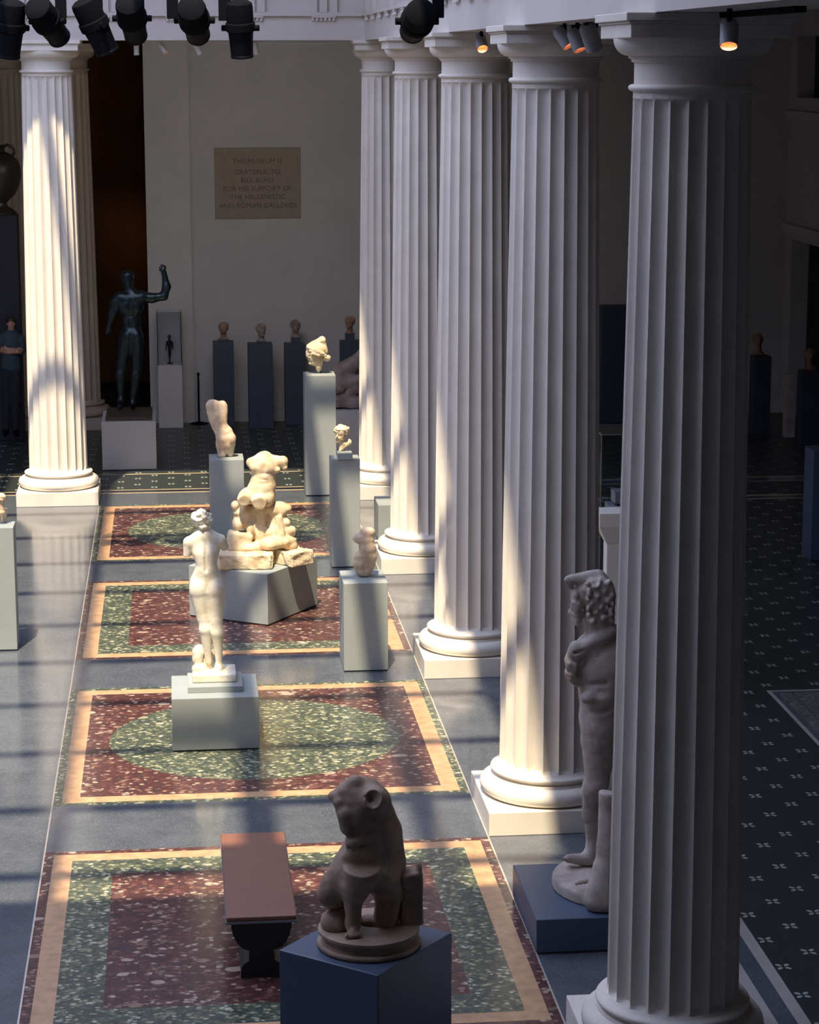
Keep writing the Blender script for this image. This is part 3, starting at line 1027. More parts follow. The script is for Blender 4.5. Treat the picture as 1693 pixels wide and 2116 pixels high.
# ---- a carved head looking along -depth (toward the camera); yaw turns it
def head_prims(s, x, y, u, yaw=0, d=0, hair=True, beard=False, hn=(9, .10)):
    """x,y centre of the skull in crop units; u = half head width in crop units"""
    ca, sa = math.cos(math.radians(yaw)), math.sin(math.radians(yaw))

    def P(fx, fy, fd):                      # face frame: fx right, fy down, fd toward camera
        return (x + u * (fx * ca + fd * sa), y + u * fy, d - u * (fd * ca - fx * sa))
    k = u * .22
    s.e(*P(0, -.15, -.15), u * .98, u * 1.05, u * 1.12, k=k)
    s.e(*P(0, .45, .25), u * .78, u * .85, u * .75, k=k)
    s.e(*P(0, 1.0, .45), u * .42, u * .32, u * .42, k=k)
    s.c(P(0, -.05, .98), P(0, .38, 1.22), u * .11, u * .17, k=u * .12)
    s.c(P(-.55, -.05, .80), P(.55, -.05, .80), u * .12, u * .12, k=u * .12)
    for q in (-1, 1):
        s.e(*P(.40 * q, .12, .95), u * .22, u * .15, u * .18, k=u * .1, op='s')
        s.e(*P(.40 * q, .13, .80), u * .15, u * .10, u * .12, k=u * .03)
        s.e(*P(.98 * q, .2, -.1), u * .12, u * .28, u * .2, k=u * .06)
    s.c(P(-.24, .66, .92), P(.24, .66, .92), u * .09, u * .09, k=u * .08)
    s.c(P(-.22, .75, .98), P(.22, .75, .98), u * .03, u * .03, k=u * .06, op='s')
    s.c(P(-.18, .84, .90), P(.18, .84, .90), u * .10, u * .10, k=u * .08)
    if hair:
        s.e(*P(0, -.42, -.22), u * 1.14, u * .95, u * 1.22, k=u * .05, n=hn)
    if beard:
        s.e(*P(0, 1.0, .5), u * .66, u * .55, u * .5, k=u * .08, n=hn)
        s.e(*P(0, .62, .9), u * .4, u * .1, u * .2, k=u * .08, n=hn)


# ---- bearded head on block
zE = 1.318
t = thing('bearded_head', 'small cream head with thick curls and beard on a narrow pedestal, facing the court', 'sculpture', (-0.385, -4.10, zE))
s = Sculpt(660, 860, .11429, -4.10, 0.005, 20)
head_prims(s, 400, 330, 105, -38, 0, True, True, (16, .07))
s.e(400, 262, 0, 138, 104, 128, k=8, n=(22, .06))
s.c((425, 500, 10), (400, 580, 0), 70, 46, k=20).c((540, 440, 0), (545, 490, 10), 30, 40).c((545, 470, 0), (370, 625, -30), 44, 22, k=14)
s.build('head', M['cream_marble'], t)
e0 = onz(660 + 335 * .11429, 860 + 790 * .11429, zE); e1 = onz(660 + 600 * .11429, 860 + 780 * .11429, zE)
plinth_box('block', M['pedestal'], t, e0[0], e1[0], e0[1], e0[1] + 0.2, zE, zE + 0.075, bevel=0.003)
m = MB(); m.tube((0.02, 0.0, 0.07), (0.02, 0.0, 0.17), 0.008); m.build('mount_rod', M['steel'], t)

# ---- small armless torso by the columns
s = Sculpt(700, 1070, .13058, -8.75, 0.0075, 44)
s.e(455, 230, 0, 124, 90, 110).e(318, 322, 0, 100, 76, 84, k=40).e(440, 345, 0, 130, 120, 112).e(458, 480, 0, 136, 125, 115)
s.e(420, 620, 0, 184, 120, 128).e(398, 720, -6, 182, 120, 132).e(410, 820, 0, 138, 95, 110).c((400, 850, 0), (420, 900, 0), 108, 78)
s.b(440, 98, 0, 200, 50, 200, -6, k=8, op='s')
s.c((405, 640, -172), (425, 860, -120), 10, 10, k=30, op='s').c((430, 260, -140), (410, 560, -140), 12, 10, k=40, op='s')
s.noise(7, .02, 8)
tag(s.build('torso_statue', M['pink_marble'], floor=0.912), 'small pinkish armless torso on the grey pedestal before the columns', 'statue')

# ---- bust cut by the left edge
t = thing('carved_head', 'curly marble head cut by the left edge of the photo, on a grey pedestal', 'sculpture', (-4.22, -7.68, 1.30))
s = Sculpt(0, 1000, .098, -7.68, 0.007, 24)
head_prims(s, -10, 330, 105, -60, 0, True, False, (14, .08))
s.c((0, 440, 0), (20, 560, 0), 74, 70).e(20, 600, 0, 90, 44, 80)
s.build('head', M['cream_marble'], t)
m = MB(); q0 = onz(7, 1080, 1.30)
m.lathe([(0.03, 0), (0.03, 0.06), (0.052, 0.13), (0.052, 0.145)], 4, q0[0] + 4.22, q0[1] + 7.68 + .02, smooth=False)
m.build('socle', M['pink_marble'], t)

# ---- crouching figure in the foreground
YI = cI[1] - 0.02
t = thing('crouching_statue', 'brown marble headless crouching nude on a round moulded base, nearest statue', 'statue', (cI[0], cI[1], I_H))
m = MB()
bc = onz(440 + 1052 * .3071, 1580 + 1215 * .3071, I_H)
R_ = 0.305
prof = [(R_ - .012, 0)] + arc(R_ - .012, .018, .016, .018, -90, 90, 8) + [(R_ - .018, .038)] + arc(R_ - .012, .062, .022, .022, -100, -260, 8)[::1] + [(R_ - .012, .086), (R_ - .004, .092), (R_ - .004, .108), (R_ - .02, .116)]
m.lathe(prof, 72, bc[0] - cI[0], bc[1] - cI[1] + 0.02)
m.build('round_base', M['tan_marble'], t)
YI = bc[1] + 0.02
s = Sculpt(440, 1580, .3071, YI, 0.006, 34)
# near leg, cut at the thigh
s.c((1000, 735, -130), (960, 850, -130), 132, 92, k=14).c((960, 830, -130), (948, 940, -130), 92, 62, k=24).c((948, 930, -130), (945, 1060, -140), 62, 54, k=20)
s.b(1000, 640, -160, 190, 62, 150, 2, 0, pitch=12, k=3, op='s')
# trunk leaning forward
s.e(965, 225, 0, 158, 128, 120, k=50).c((1010, 250, 20), (1090, 470, 50), 165, 168, k=60).c((1090, 470, 50), (1110, 640, 60), 170, 180, k=60)
s.c((1110, 250, 60), (1160, 600, 90), 90, 120, k=60)
s.c((960, 210, -10), (815, 222, -10), 88, 44, k=30)                       # far shoulder, broken
s.b(772, 306, -20, 60, 70, 150, 38, k=5, op='s').e(845, 330, -30, 26, 44, 60, k=14, op='s')
s.c((850, 260, -60), (905, 420, -70), 40, 52, k=30)                        # breast edge
s.e(898, 335, -96, 54, 60, 46, k=22).e(985, 345, -106, 66, 66, 44, k=40).e(965, 530, -96, 76, 64, 50, k=44).e(955, 615, -90, 80, 50, 50, k=36)
s.c((1100, 255, -30), (1088, 236, -104), 100, 88, k=44)
s.e(1080, 232, -222, 72, 88, 92, 14, k=5, op='s').e(1062, 236, -140, 20, 26, 26, k=8, op='s')
s.c((890, 175, -40), (960, 120, -30), 40, 50, k=30).c((870, 250, -130), (900, 170, -118), 7, 7, k=10, op='s')
s.c((880, 255, -140), (1010, 235, -160), 7, 7, k=16, op='s').e(905, 170, -128, 12, 18, 20, k=8, op='s').c((985, 205, -150), (1040, 222, -150), 8, 8, k=10, op='s')
s.c((930, 480, -120), (1090, 450, -130), 10, 10, k=30, op='s').c((920, 560, -120), (1080, 540, -130), 8, 8, k=26, op='s')
s.e(1130, 690, 80, 165, 140, 150, k=40)
s.c((1010, 620, 20), (830, 810, -10), 165, 112, k=50).e(790, 870, -10, 96, 92, 92, k=30)   # far thigh and knee
s.c((800, 900, 20), (930, 965, 90), 74, 50, k=24).e(858, 1000, -10, 26, 20, 26, k=10)
s.c((945, 1050, -126), (944, 1084, -140), 53, 46, k=20).c((944, 1084, -140), (942, 1134, -206), 45, 30, k=14).e(942, 1144, -214, 56, 20, 36, k=12)
for i, (tx, ty) in enumerate(((896, 1162), (921, 1170), (944, 1170), (966, 1163), (986, 1150))):
    s.c((tx + (943 - tx) * .15, ty - 22, -222 + 5 * i), (tx, ty - 3, -252 + 9 * i), 13.5 - .8 * i, 11 - .8 * i, k=2)
s.c((1120, 760, -60), (1190, 860, 20), 118, 100, k=40).c((1190, 850, 20), (1165, 1050, 20), 98, 88, k=30)
s.e(1052, 1050, 60, 70, 44, 80, k=24)
s.noise(5, .022, 11)
s.build('figure', M['tan_marble'], t, floor=I_H + 0.09)
s = Sculpt(440, 1580, .3071, YI, 0.0085, 24)
s.b(1328, 890, 50, 76, 190, 80, -1, 10, rnd=18).e(1388, 698, 40, 20, 46, 50).e(1270, 715, 60, 40, 40, 60).b(1330, 665, 60, 42, 30, 90, 0, k=10, op='s')
s.noise(7, .025, 3)
s.build('tree_stump', M['tan_marble'], t, floor=I_H + 0.09)
s = Sculpt(440, 1580, .3071, YI, 0.008, 24)
s.e(825, 1060, -10, 102, 92, 110).e(880, 965, 30, 40, 44, 50).c((868, 990, -30), (855, 1000, -30), 20, 16)
s.noise(4, .02, 4)
s.build('rock', M['tan_marble'], t, floor=I_H + 0.09)

# ---- standing statue with a lion skin over the head
YK = -15.95
t = thing('lion_skin_statue', 'grey standing male statue with a lion skin hood, half hidden by the nearest column', 'statue', (0.42, YK, K_H))
s = Sculpt(1040, 1150, .37783, YK + 0.22, 0.008, 26)
s.e(520, 235, 10, 92, 150, 105, k=20).e(505, 190, 10, 100, 110, 110, k=16, n=(10, .05)).e(530, 300, 20, 84, 90, 100, k=14, n=(12, .05))
s.c((372, 128, 0), (520, 108, 0), 26, 42, k=22).c((352, 128, 0), (372, 165, 0), 18, 14, k=10).e(450, 150, -70, 17, 18, 30, k=8, op='s').e(450, 150, -60, 11, 11, 16, k=3)
s.e(402, 300, -10, 36, 88, 56, k=14, n=(9, .07)).e(395, 215, -10, 20, 40, 40, k=12).c((440, 215, -70), (455, 340, -60), 16, 12, op='s', k=14)
for i in range(34):
    a = i * 2.4
    s.e(530 + 66 * math.sin(a), 135 + i * 6.6, -78 + 10 * math.cos(a * 1.7), 15, 20, 24, ang=30 * math.sin(i * 1.9), k=6)
s.c((530, 400, 0), (520, 330, 0), 84, 76, k=20)
s.e(560, 560, 20, 172, 150, 130, k=40).e(480, 500, -10, 90, 80, 90).e(520, 600, -20, 110, 90, 100)
s.c((600, 400, -60), (400, 520, -80), 34, 40, k=18).c((400, 500, -70), (372, 560, -60), 40, 34, k=14).e(385, 575, -50, 44, 50, 54, k=14, n=(7, .07)).e(372, 640, -40, 36, 44, 44, k=12, n=(7, .07)).e(400, 680, -30, 30, 26, 34)
s.c((395, 525, -105), (440, 520, -120), 12, 12, op='s', k=12).e(540, 525, -112, 8, 8, 16, op='s', k=4)
s
s.c((555, 640, 10), (545, 830, 10), 150, 128, k=50).e(560, 880, 10, 140, 100, 115, k=40)
s.c((440, 862, -95), (580, 845, -125), 12, 12, op='s', k=24).c((405, 700, -70), (560, 690, -130), 9, 9, op='s', k=30).c((480, 560, -150), (500, 840, -130), 7, 7, op='s', k=30).e(470, 770, -95, 50, 40, 40, k=26).e(560, 770, -105, 56, 40, 40, k=26)
s.c((530, 930, 0), (515, 1230, -5), 112, 66, k=30).e(445, 1010, 0, 16, 24, 20)
s.c((512, 1235, -5), (492, 1275, -8), 62, 58).c((492, 1275, -5), (480, 1410, 10), 58, 50).c((482, 1400, 10), (488, 1580, 16), 50, 33)
s.c((488, 1580, 16), (470, 1640, 0), 36, 44, k=20).c((490, 1655, 16), (355, 1652, -30), 42, 24, k=18)
for i in range(5):
    s.c((360, 1650, -40 + 14 * i), (322 + 7 * i, 1654, -44 + 15 * i), 12, 9, k=5)
s.c((640, 930, 30), (690, 1240, 40), 110, 66).c((690, 1240, 40), (700, 1600, 40), 60, 36).c((700, 1640, 40), (600, 1670, -40), 40, 26)
s.noise(5, .025, 13)
s.build('figure', M['grey_marble'], t, floor=K_H + 0.06)
s = Sculpt(1040, 1150, .37783, YK - 0.33, 0.011, 26)
s.c((575, 1300, -40), (570, 1600, -60), 52, 56).c((570, 1600, -60), (545, 1880, -90), 60, 82).c((540, 1700, -70), (500, 1880, -100), 50, 60).b(575, 1255, -40, 90, 36, 90, 6, op='s', k=5)
s.noise(5, .02, 5)
s.build('tree_trunk', M['grey_marble'], t, floor=K_H + 0.002)
m = MB()
m.lathe([(0.45, 0), (0.46, 0.01), (0.46, 0.065), (0.45, 0.08)], 64, 0.66 - .42, 0.0, sx=1.0, sy=1.06)
m.build('oval_base', M['grey_marble'], t)
s = Sculpt(1040, 1150, .37783, YK - 0.16, 0.01, 12)
for i in range(4):
    s.c((400 + i * 24, 1790 - 4 * i, -95), (420 + i * 24, 1768 - 4 * i, -80), 11, 9, k=8)
s.build('paw', M['grey_marble'], t, floor=K_H + 0.07)

# ---- bronze man
YL = 3.30
t = thing('bronze_statue', 'dark bronze nude man with one arm raised, on a white plinth', 'statue', (-3.08, YL, BZ + 0.05))
s = Sculpt(180, 480, .22445, YL, 0.011, 22)
s.e(395, 650, 0, 128, 110, 74).c((320, 610, 0), (490, 600, 0), 60, 60).e(350, 690, -10, 70, 80, 66).e(450, 690, -10, 70, 80, 66).e(408, 820, 4, 88, 110, 62).e(410, 920, 4, 98, 78, 72)
s.e(370, 950, -26, 56, 58, 58).e(452, 950, -26, 56, 58, 58).c((410, 560, 4), (378, 500, 8), 46, 40).e(372, 430, 8, 56, 70, 66)
s.e(372, 405, 10, 62, 58, 70, k=6, n=(5, .12))
s.c((395, 620, -80), (408, 880, -70), 7, 6, op='s', k=22).c((411, 900, -104), (412, 1000, -90), 7, 7, op='s', k=12)
s.c((500, 595, 0), (600, 605, 0), 54, 44).c((600, 605, 0), (708, 588, 0), 44, 37).c((708, 588, 0), (732, 500, 0), 37, 38).c((732, 500, 0), (712, 385, 0), 38, 24)
s.c((710, 385, 0), (700, 345, 0), 25, 26, k=8)
for i, (fx, fy) in enumerate(((672, 318), (684, 300), (700, 296), (716, 304))):
    s.c((690 + 8 * i, 340, -6), (fx + 6, fy + 14, -4), 10, 8.5, k=4).c((fx + 6, fy + 14, -4), (fx - 6, fy + 2, -14), 8.5, 7, k=3)
s.c((695, 365, -14), (668, 345, -24), 11, 8, k=6)
s.c((300, 600, 0), (262, 640, 0), 58, 48).c((262, 640, 0), (238, 745, 5), 46, 36).c((238, 745, 5), (205, 855, 0), 36, 24).c((205, 855, 0), (198, 890, -5), 23, 22, k=8)
for i in range(4):
    s.c((184 + 9 * i, 900, -10 + 5 * i), (178 + 10 * i, 935, -18 + 5 * i), 9, 7, k=4)
s.c((210, 890, -10), (222, 915, -20), 9, 7, k=4)
s.c((362, 980, 0), (326, 1210, 0), 70, 46).c((326, 1210, 0), (308, 1310, -6), 46, 46).c((308, 1310, -6), (312, 1530, 8), 46, 23)
s.c((452, 980, 0), (458, 1210, 0), 70, 46).c((458, 1210, 0), (452, 1310, -6), 46, 46).c((452, 1310, -6), (418, 1560, 8), 46, 23)
s.c((312, 1545, -6), (300, 1590, 40), 28, 20).c((418, 1575, -6), (424, 1615, 50), 28, 20)
s.c((312, 1540, 4), (305, 1610, 10), 24, 26)
s.build('figure', M['bronze'], t, floor=BZ + 0.045)

# ---- busts along the far wall
bust_lb = ['dim brown portrait head, first from the left along the far wall', 'dim pale portrait head, second from the left along the far wall',
           'dim pale portrait head, third along the far wall, left of the veiled head', 'dim brown portrait head beside the farthest right column']
for i, ((bx0, by0, ww, hh), lb) in enumerate(zip(bx_, bust_lb)):
    px_, py_ = [(462, 680), (540, 684), (611, 676), (723, 668)][i]
    t = thing('portrait_bust', lb, 'bust', (bx0, by0, hh), 0, 'portrait heads along the far wall')
    s = Sculpt(px_ - 30, py_ - 30, 0.1, by0, 0.009, 16)
    head_prims(s, 300, 280, 96, [-12, 20, 14, -25][i], 0, True, i == 1, (10, .08))
    s.c((300, 380, 10), (300, 470, 20), 62, 60).e(300, 510, 10, 110, 46, 70)
    s.build('head', M['brown_marble' if i in (0, 3) else 'dim_marble'], t, floor=hh + .002)
    m = MB(); q = s.p(300, 540, 0); m.box(q[0] - bx0 - .075, q[0] - bx0 + .075, -.07, .07, 0.001, max(0.02, q[2] - hh + .03))
    m.build('block', M['pedestal_dark'], t)
for (px_, pp, lb) in ((1567, pr, 'faint brown bust on a dark pedestal, right of the nearest column'), (1674, pr2, 'faint warm-lit bust at the right edge of the photo')):
    yy = 5.0 if px_ < 1600 else 4.0
    t = thing('portrait_bust', lb, 'bust', (pp[0], yy, pp[2]), 0, 'dim busts in the right aisle')
    py_ = 735 if px_ < 1600 else 765
    s = Sculpt(px_ - 30, py_ - 58, 0.1, yy, 0.010, 16)
    head_prims(s, 300, 260, 100, 15, 0, True, False, (10, .08))
    s.c((300, 360, 10), (300, 500, 20), 64, 80).e(300, 540, 10, 130, 60, 80)
    s.build('head', M['brown_marble'], t, floor=pp[2])

# ---- reclining figure behind the tallest pedestal
yR = 3.2
g0 = onz(690, 905)
zR = at(715, 842, yR)[2]
t = thing('reclining_statue', 'big dim marble reclining figure on a low base, beside the farthest column', 'statue', (0.42, yR, zR))
s = Sculpt(600, 640, .12287, yR, 0.014, 40)
s.c((830, 1060, 40), (1100, 900, 40), 160, 130).c((1080, 900, 40), (1200, 760, 60), 120, 90).e(900, 1200, 0, 220, 170, 140).c((760, 1250, -40), (1150, 1180, -60), 110, 90)
s.c((820, 1500, -40), (1120, 1330, -40), 60, 110).b(960, 1530, 0, 330, 90, 220, 0, rnd=20).c((700, 1100, 0), (850, 1330, -100), 60, 70)
s.c((780, 1400, -170), (960, 1360, -170), 26, 14, op='s', k=20)
s.noise(16, .02, 4)
s.build('figure', M['dim_marble'], t, floor=zR)
yb0 = yR - 0.45
pedestal('low dim pedestal under the reclining figure', 0.62, yR + 0.05, 1.5, 0.75, zR - 0.001, mat='pedestal_pale')

# ---- pillar with capital, seen between the two nearest columns
YP = -10.2
c0 = at(1258, 1150, YP)
zt = at(1258, 1056, YP)[2]
t = thing('marble_pillar', 'slim pale marble pillar with flared top, in the gap beside the nearest column', 'pillar', (c0[0] + 0.05, YP, 0))
m = MB(); m.box(-.085, .085, -.085, .085, 0.08, zt - 0.30); m.build('shaft', M['column'], t, bevel=0.006)
m = MB(); m.box(-.14, .14, -.14, .14, 0, 0.08); m.build('base', M['column'], t, bevel=0.006)
m = MB()
m.add([(-.085, -.085, zt - .30), (.085, -.085, zt - .30), (.085, .085, zt - .30), (-.085, .085, zt - .30), (-.165, -.12, zt - .13), (.165, -.12, zt - .13), (.165, .2, zt - .13), (-.165, .2, zt - .13),
       (-.165, -.12, zt), (.165, -.12, zt), (.165, .2, zt), (-.165, .2, zt)],
      [(0, 3, 2, 1), (0, 1, 5, 4), (1, 2, 6, 5), (2, 3, 7, 6), (3, 0, 4, 7), (4, 5, 9, 8), (5, 6, 10, 9), (6, 7, 11, 10), (7, 4, 8, 11), (8, 9, 10, 11)])
m.build('flared_capital', M['column'], t, bevel=0.006)


# ================================================================== other furnishings
# ---- bench
bx0, bx1, by0, by1 = -2.115, -1.65, -16.80, -15.11
bcx, bcy, bw, bl_ = (bx0 + bx1) / 2, (by0 + by1) / 2, (bx1 - bx0) / 2, (by1 - by0) / 2
t = thing('bench', 'brown leather topped museum bench with dark pedestal body', 'bench', (bcx, bcy, 0))
m = MB(); m.box(-bw, bw, -bl_, bl_, 0.418, 0.45); m.build('seat', M['leather'], t, bevel=0.008)
m = MB(); m.box(-bw - .004, bw + .004, -bl_ - .004, bl_ + .004, 0.402, 0.418); m.build('seat_edge', M['bench_edge'], t, bevel=0.003)
half = [(bw - .03, .402)] + [(bw - .03 - .125 * (1 - math.cos(a)), .402 - .21 * math.sin(a)) for a in [PI / 2 * i / 10 for i in range(1, 11)]] + [(.085, .165), (.085, .12), (.115, .10), (.135, .075), (.14, .03), (.14, 0)]
m = MB(); m.prism([(-x, z) for x, z in half][::-1] + half, -bl_ + .06, bl_ - .06); m.build('body', M['bench_dark'], t)

# ---- plaque on the far wall
a0, a1 = at(442, 305, YB), at(622, 451, YB)
t = thing('wall_plaque', 'square carved stone plaque with six lines of capitals on the far wall', 'plaque', ((a0[0] + a1[0]) / 2, YB - 0.02, (a0[2] + a1[2]) / 2))
pw, ph = (a1[0] - a0[0]) / 2, (a0[2] - a1[2]) / 2
m = MB(); m.box(-pw, pw, 0, 0.02, -ph, ph); m.build('slab', M['plaque'], t, bevel=0.004)
for i, ln in enumerate(('THE MUSEUM IS', 'GRATEFUL TO', 'BILL BLASS', 'FOR HIS SUPPORT OF', 'THE HELLENISTIC', 'AND ROMAN GALLERIES')):
    words, x_, sz = [], 0.0, 0.112
    for wd_ in ln.split():
        cu = bpy.data.curves.new('inscription', 'FONT')
        cu.body = wd_; cu.size = sz; cu.extrude = 0.002; cu.space_character = 1.05
        o = bpy.data.objects.new('inscription', cu); C.objects.link(o)
        dg = bpy.context.evaluated_depsgraph_get()
        me = bpy.data.meshes.new_from_object(o.evaluated_get(dg)); me.name = 'inscription'
        C.objects.unlink(o); bpy.data.objects.remove(o)
        me.materials.clear(); me.materials.append(M['letters'])
        xs_ = [v.co.x for v in me.vertices]
        words.append((me, x_ - min(xs_)))
        x_ += max(xs_) - min(xs_) + 0.045
    for me, xo in words:
        o = link('inscription', me, t, (xo - (x_ - 0.045) / 2, -0.001, (374 - [328, 350, 367, 384, 401, 419][i]) * (2 * ph / 146) - 0.045))
        o.rotation_euler = (PI / 2, 0, 0)

# ---- glass case with a small figure, beside the bronze
vx0, vx1, vy0, vy1, vz, vt = -2.665, -2.265, 6.70, 7.08, 1.034, 1.914
t = thing('display_case', 'slim pale display case with a small dark figurine under glass, left of the busts', 'display case', ((vx0 + vx1) / 2, (vy0 + vy1) / 2, 0))
hx, hy = (vx1 - vx0) / 2, (vy1 - vy0) / 2
m = MB(); m.box(-hx, hx, -hy, hy, 0, vz); m.build('base_cabinet', M['pedestal_pale'], t, bevel=0.004)
m = MB(); m.box(-hx + .01, hx - .01, -hy + .01, hy - .01, vz, vz + .012); m.build('deck', M['column'], t)
m = MB()
g_ = .008
m.box(-hx, hx, -hy, -hy + g_, vz, vt).box(-hx, hx, hy - g_, hy, vz, vt).box(-hx, -hx + g_, -hy + g_, hy - g_, vz, vt).box(hx - g_, hx, -hy + g_, hy - g_, vz, vt).box(-hx, hx, -hy, hy, vt, vt + g_)
m.build('glass_hood', M['glass'], t)
for zz in (.30, .42, .55, .70):
    pass
m = MB(); m.box(-hx + .02, hx - .02, hy - .03, hy - .012, vz + .012, vt - .05); m.build('back_panel', M['pedestal_pale'], t)
fx = onz(352, 700)
tf = thing('figurine', 'tiny dark standing figurine inside the slim glass case', 'figurine', ((vx0 + vx1) / 2, (vy0 + vy1) / 2, vz + .012))
m = MB()
m.lathe([(.045, 0), (.045, .02)], 20).lathe([(.012, .02), (.012, .08), (.022, .14), (.03, .22), (.026, .27), (.045, .32), (.05, .37), (.02, .39), (.016, .41), (.028, .435), (.028, .46), (.012, .485)], 20)
m.tube((-.045, 0, .36), (-.06, -.01, .22), .013, .01).tube((.045, 0, .36), (.055, -.01, .24), .013, .01)
m.build('body', M['bronze'], tf)

# ---- stanchion
sp0 = onz(411, 872)
t = thing('stanchion', 'thin black post on a round foot before the far wall', 'stanchion', (-2.0, 7.08, 0))
m = MB(); m.lathe([(.15, 0), (.15, .012), (.05, .035), (.02, .045)], 32); m.build('foot', M['black'], t)
m = MB(); m.lathe([(.016, .04), (.016, .82), (.024, .825), (.024, .85), (.012, .862)], 20); m.build('post', M['black'], t)

# ---- big vase at the far left
YV = 5.85
vc = at(-3, 380, YV); zf = at(0, 443, YV)[2]; zt_ = at(0, 299, YV)[2]
hV = zt_ - zf
t = thing('volute_krater', 'big dark krater vase at the left edge, on a dark pedestal', 'vase', (vc[0], YV, zf))
m = MB()
m.lathe([(.24 * hV, 0), (.25 * hV, .03 * hV), (.20 * hV, .07 * hV), (.12 * hV, .12 * hV), (.11 * hV, .17 * hV), (.16 * hV, .22 * hV), (.24 * hV, .30 * hV), (.30 * hV, .42 * hV), (.33 * hV, .56 * hV), (.325 * hV, .66 * hV), (.29 * hV, .77 * hV), (.20 * hV, .86 * hV), (.11 * hV, .90 * hV), (.10 * hV, .94 * hV), (.14 * hV, .985 * hV), (.15 * hV, hV)], 48)
m.build('body', M['vase'], t)
for q in (-1, 1):
    m = MB()
    for j in range(8):
        a, b_ = PI * j / 8, PI * (j + 1) / 8
        m.tube((q * (.12 + .12 * math.sin(a)) * hV, 0, (.90 - .10 * math.cos(a)) * hV), (q * (.12 + .12 * math.sin(b_)) * hV, 0, (.90 - .10 * math.cos(b_)) * hV), .022 * hV)
    m.build('handle', M['vase'], t)
pedestal('tall dark pedestal under the big krater at the left edge', vc[0], YV, .56, .46, zf, mat='vase_blue', group='pedestals in the left aisle')

# ---- a visitor with folded arms
YQ = 5.15
ph_ = at(22, 700, YQ)
t = thing('person', 'person in dark clothes standing with folded arms at the far left, before the krater pedestal', 'person', (ph_[0], YQ, 0))
K_ = dict(ox=0, oy=560, scale=.2778, Y=YQ, voxel=0.0085)


def visitor(infl, parts):
    s = Sculpt(k=16, **K_)
    i = infl
    yb = 0
    if 'torso' in parts:
        s.c((82, 500, 0), (82, 640, 0), 62 + i, 60 + i, k=30).e(82, 520, 0, 80 + i, 50 + i, 48 + i).e(82, 700, 0, 70 + i, 56 + i, 50 + i, k=30)
        for q in (-1, 1):
            s.c((82 + 70 * q, 500, 0), (82 + 84 * q, 585, 8), 27 + i, 24 + i, k=20)
    if 'arms' in parts:
        s.c((-2, 585, 6), (60, 606, -66), 22, 17, k=8).c((166, 585, 6), (100, 590, -70), 22, 17, k=8)
        s.c((60, 606, -66), (130, 602, -74), 17, 14, k=6).c((100, 590, -70), (40, 580, -62), 17, 14, k=6)
        for j in range(4):
            s.c((134, 592 + 7 * j, -70), (158, 588 + 8 * j, -44), 6.5, 5.5, k=3).c((36, 572 + 7 * j, -58), (12, 568 + 8 * j, -34), 6.5, 5.5, k=3)
        s.c((128, 592, -78), (140, 576, -70), 7, 6, k=3).c((42, 570, -66), (32, 556, -58), 7, 6, k=3)
    if 'legs' in parts:
        for q in (-1, 1):
            s.c((82 + 32 * q, 740, 0), (82 + 34 * q, 960, -4), 40 + i, 28 + i).c((82 + 34 * q, 960, -4), (82 + 36 * q, 1185, 6), 29 + i, 18 + i)
    if 'feet' in parts:
        for q in (-1, 1):
            s.c((82 + 36 * q, 1192, 10), (82 + 42 * q, 1212, -50), 20 + i, 16 + i, k=10)
    if 'head' in parts:
        s.c((82, 470, 4), (82, 420, 0), 24, 23, k=14)
        head_prims(s, 82, 385, 34, 10, 0, False, False)
    return s


fz = 0.0
visitor(0, ('torso', 'arms', 'legs', 'feet', 'head')).build('body', M['skin'], t, floor=0.012)
visitor(5, ('torso',)).build('shirt', M['cloth_teal'], t)
visitor(5, ('legs',)).build('trousers', M['cloth_black'], t, floor=0.05)
visitor(4, ('feet',)).build('shoes', M['black'], t, floor=0.0)
s = Sculpt(k=8, **K_)
s.e(82, 370, 10, 41, 36, 44, n=(3, .1)).e(82, 400, 24, 36, 44, 30, n=(3, .1)).e(84, 404, -44, 26, 30, 28, op='s', k=6)
s.build('hair', M['hair'], t)

# ---- glass case between the two nearest columns
YG = -9.0
ga, gb = at(1244, 900, YG), at(1244, 1060, YG)
t = thing('display_case', 'glass display case with steel edges, in the gap beside the nearest column', 'display case', (ga[0] + .3, YG + .3, 0))
m = MB(); m.box(-.3, .3, -.3, .3, 0, gb[2] - .25); m.build('base_cabinet', M['pedestal_dark'], t, bevel=0.005)
zb_, zt2 = gb[2] - .25, ga[2]
m = MB(); m.box(-.3, .3, -.3, -.292, zb_, zt2).box(-.3, .3, .292, .3, zb_, zt2).box(-.3, -.292, -.29, .29, zb_, zt2).box(.292, .3, -.29, .29, zb_, zt2).box(-.3, .3, -.3, .3, zt2, zt2 + .008)
m.build('glass_hood', M['glass'], t)
m = MB()
for q in (-1, 1):
    for r in (-1, 1):
        m.box(q * .3 - .006, q * .3 + .006, r * .3 - .006, r * .3 + .006, zb_, zt2)
for q in (-1, 1):
    m.box(q * .3 - .006, q * .3 + .006, -.3, .3, zt2, zt2 + .012).box(-.3, .3, q * .3 - .006, q * .3 + .006, zt2, zt2 + .012)
m.build('steel_frame', M['steel'], t)
for i, (z_, w_) in enumerate(((zb_ + .02, .22), (zb_ + .16, .17), (zb_ + .30, .12))):
    m = MB(); m.box(-w_, w_, -w_, w_, zb_ + 0.001 if i == 0 else z_, z_ + .12); m.build('display_block', M['lamp_grey'], t, bevel=0.004)

# ================================================================== lamps
# ---- big stage spotlights on drop poles
YS0 = -5.393


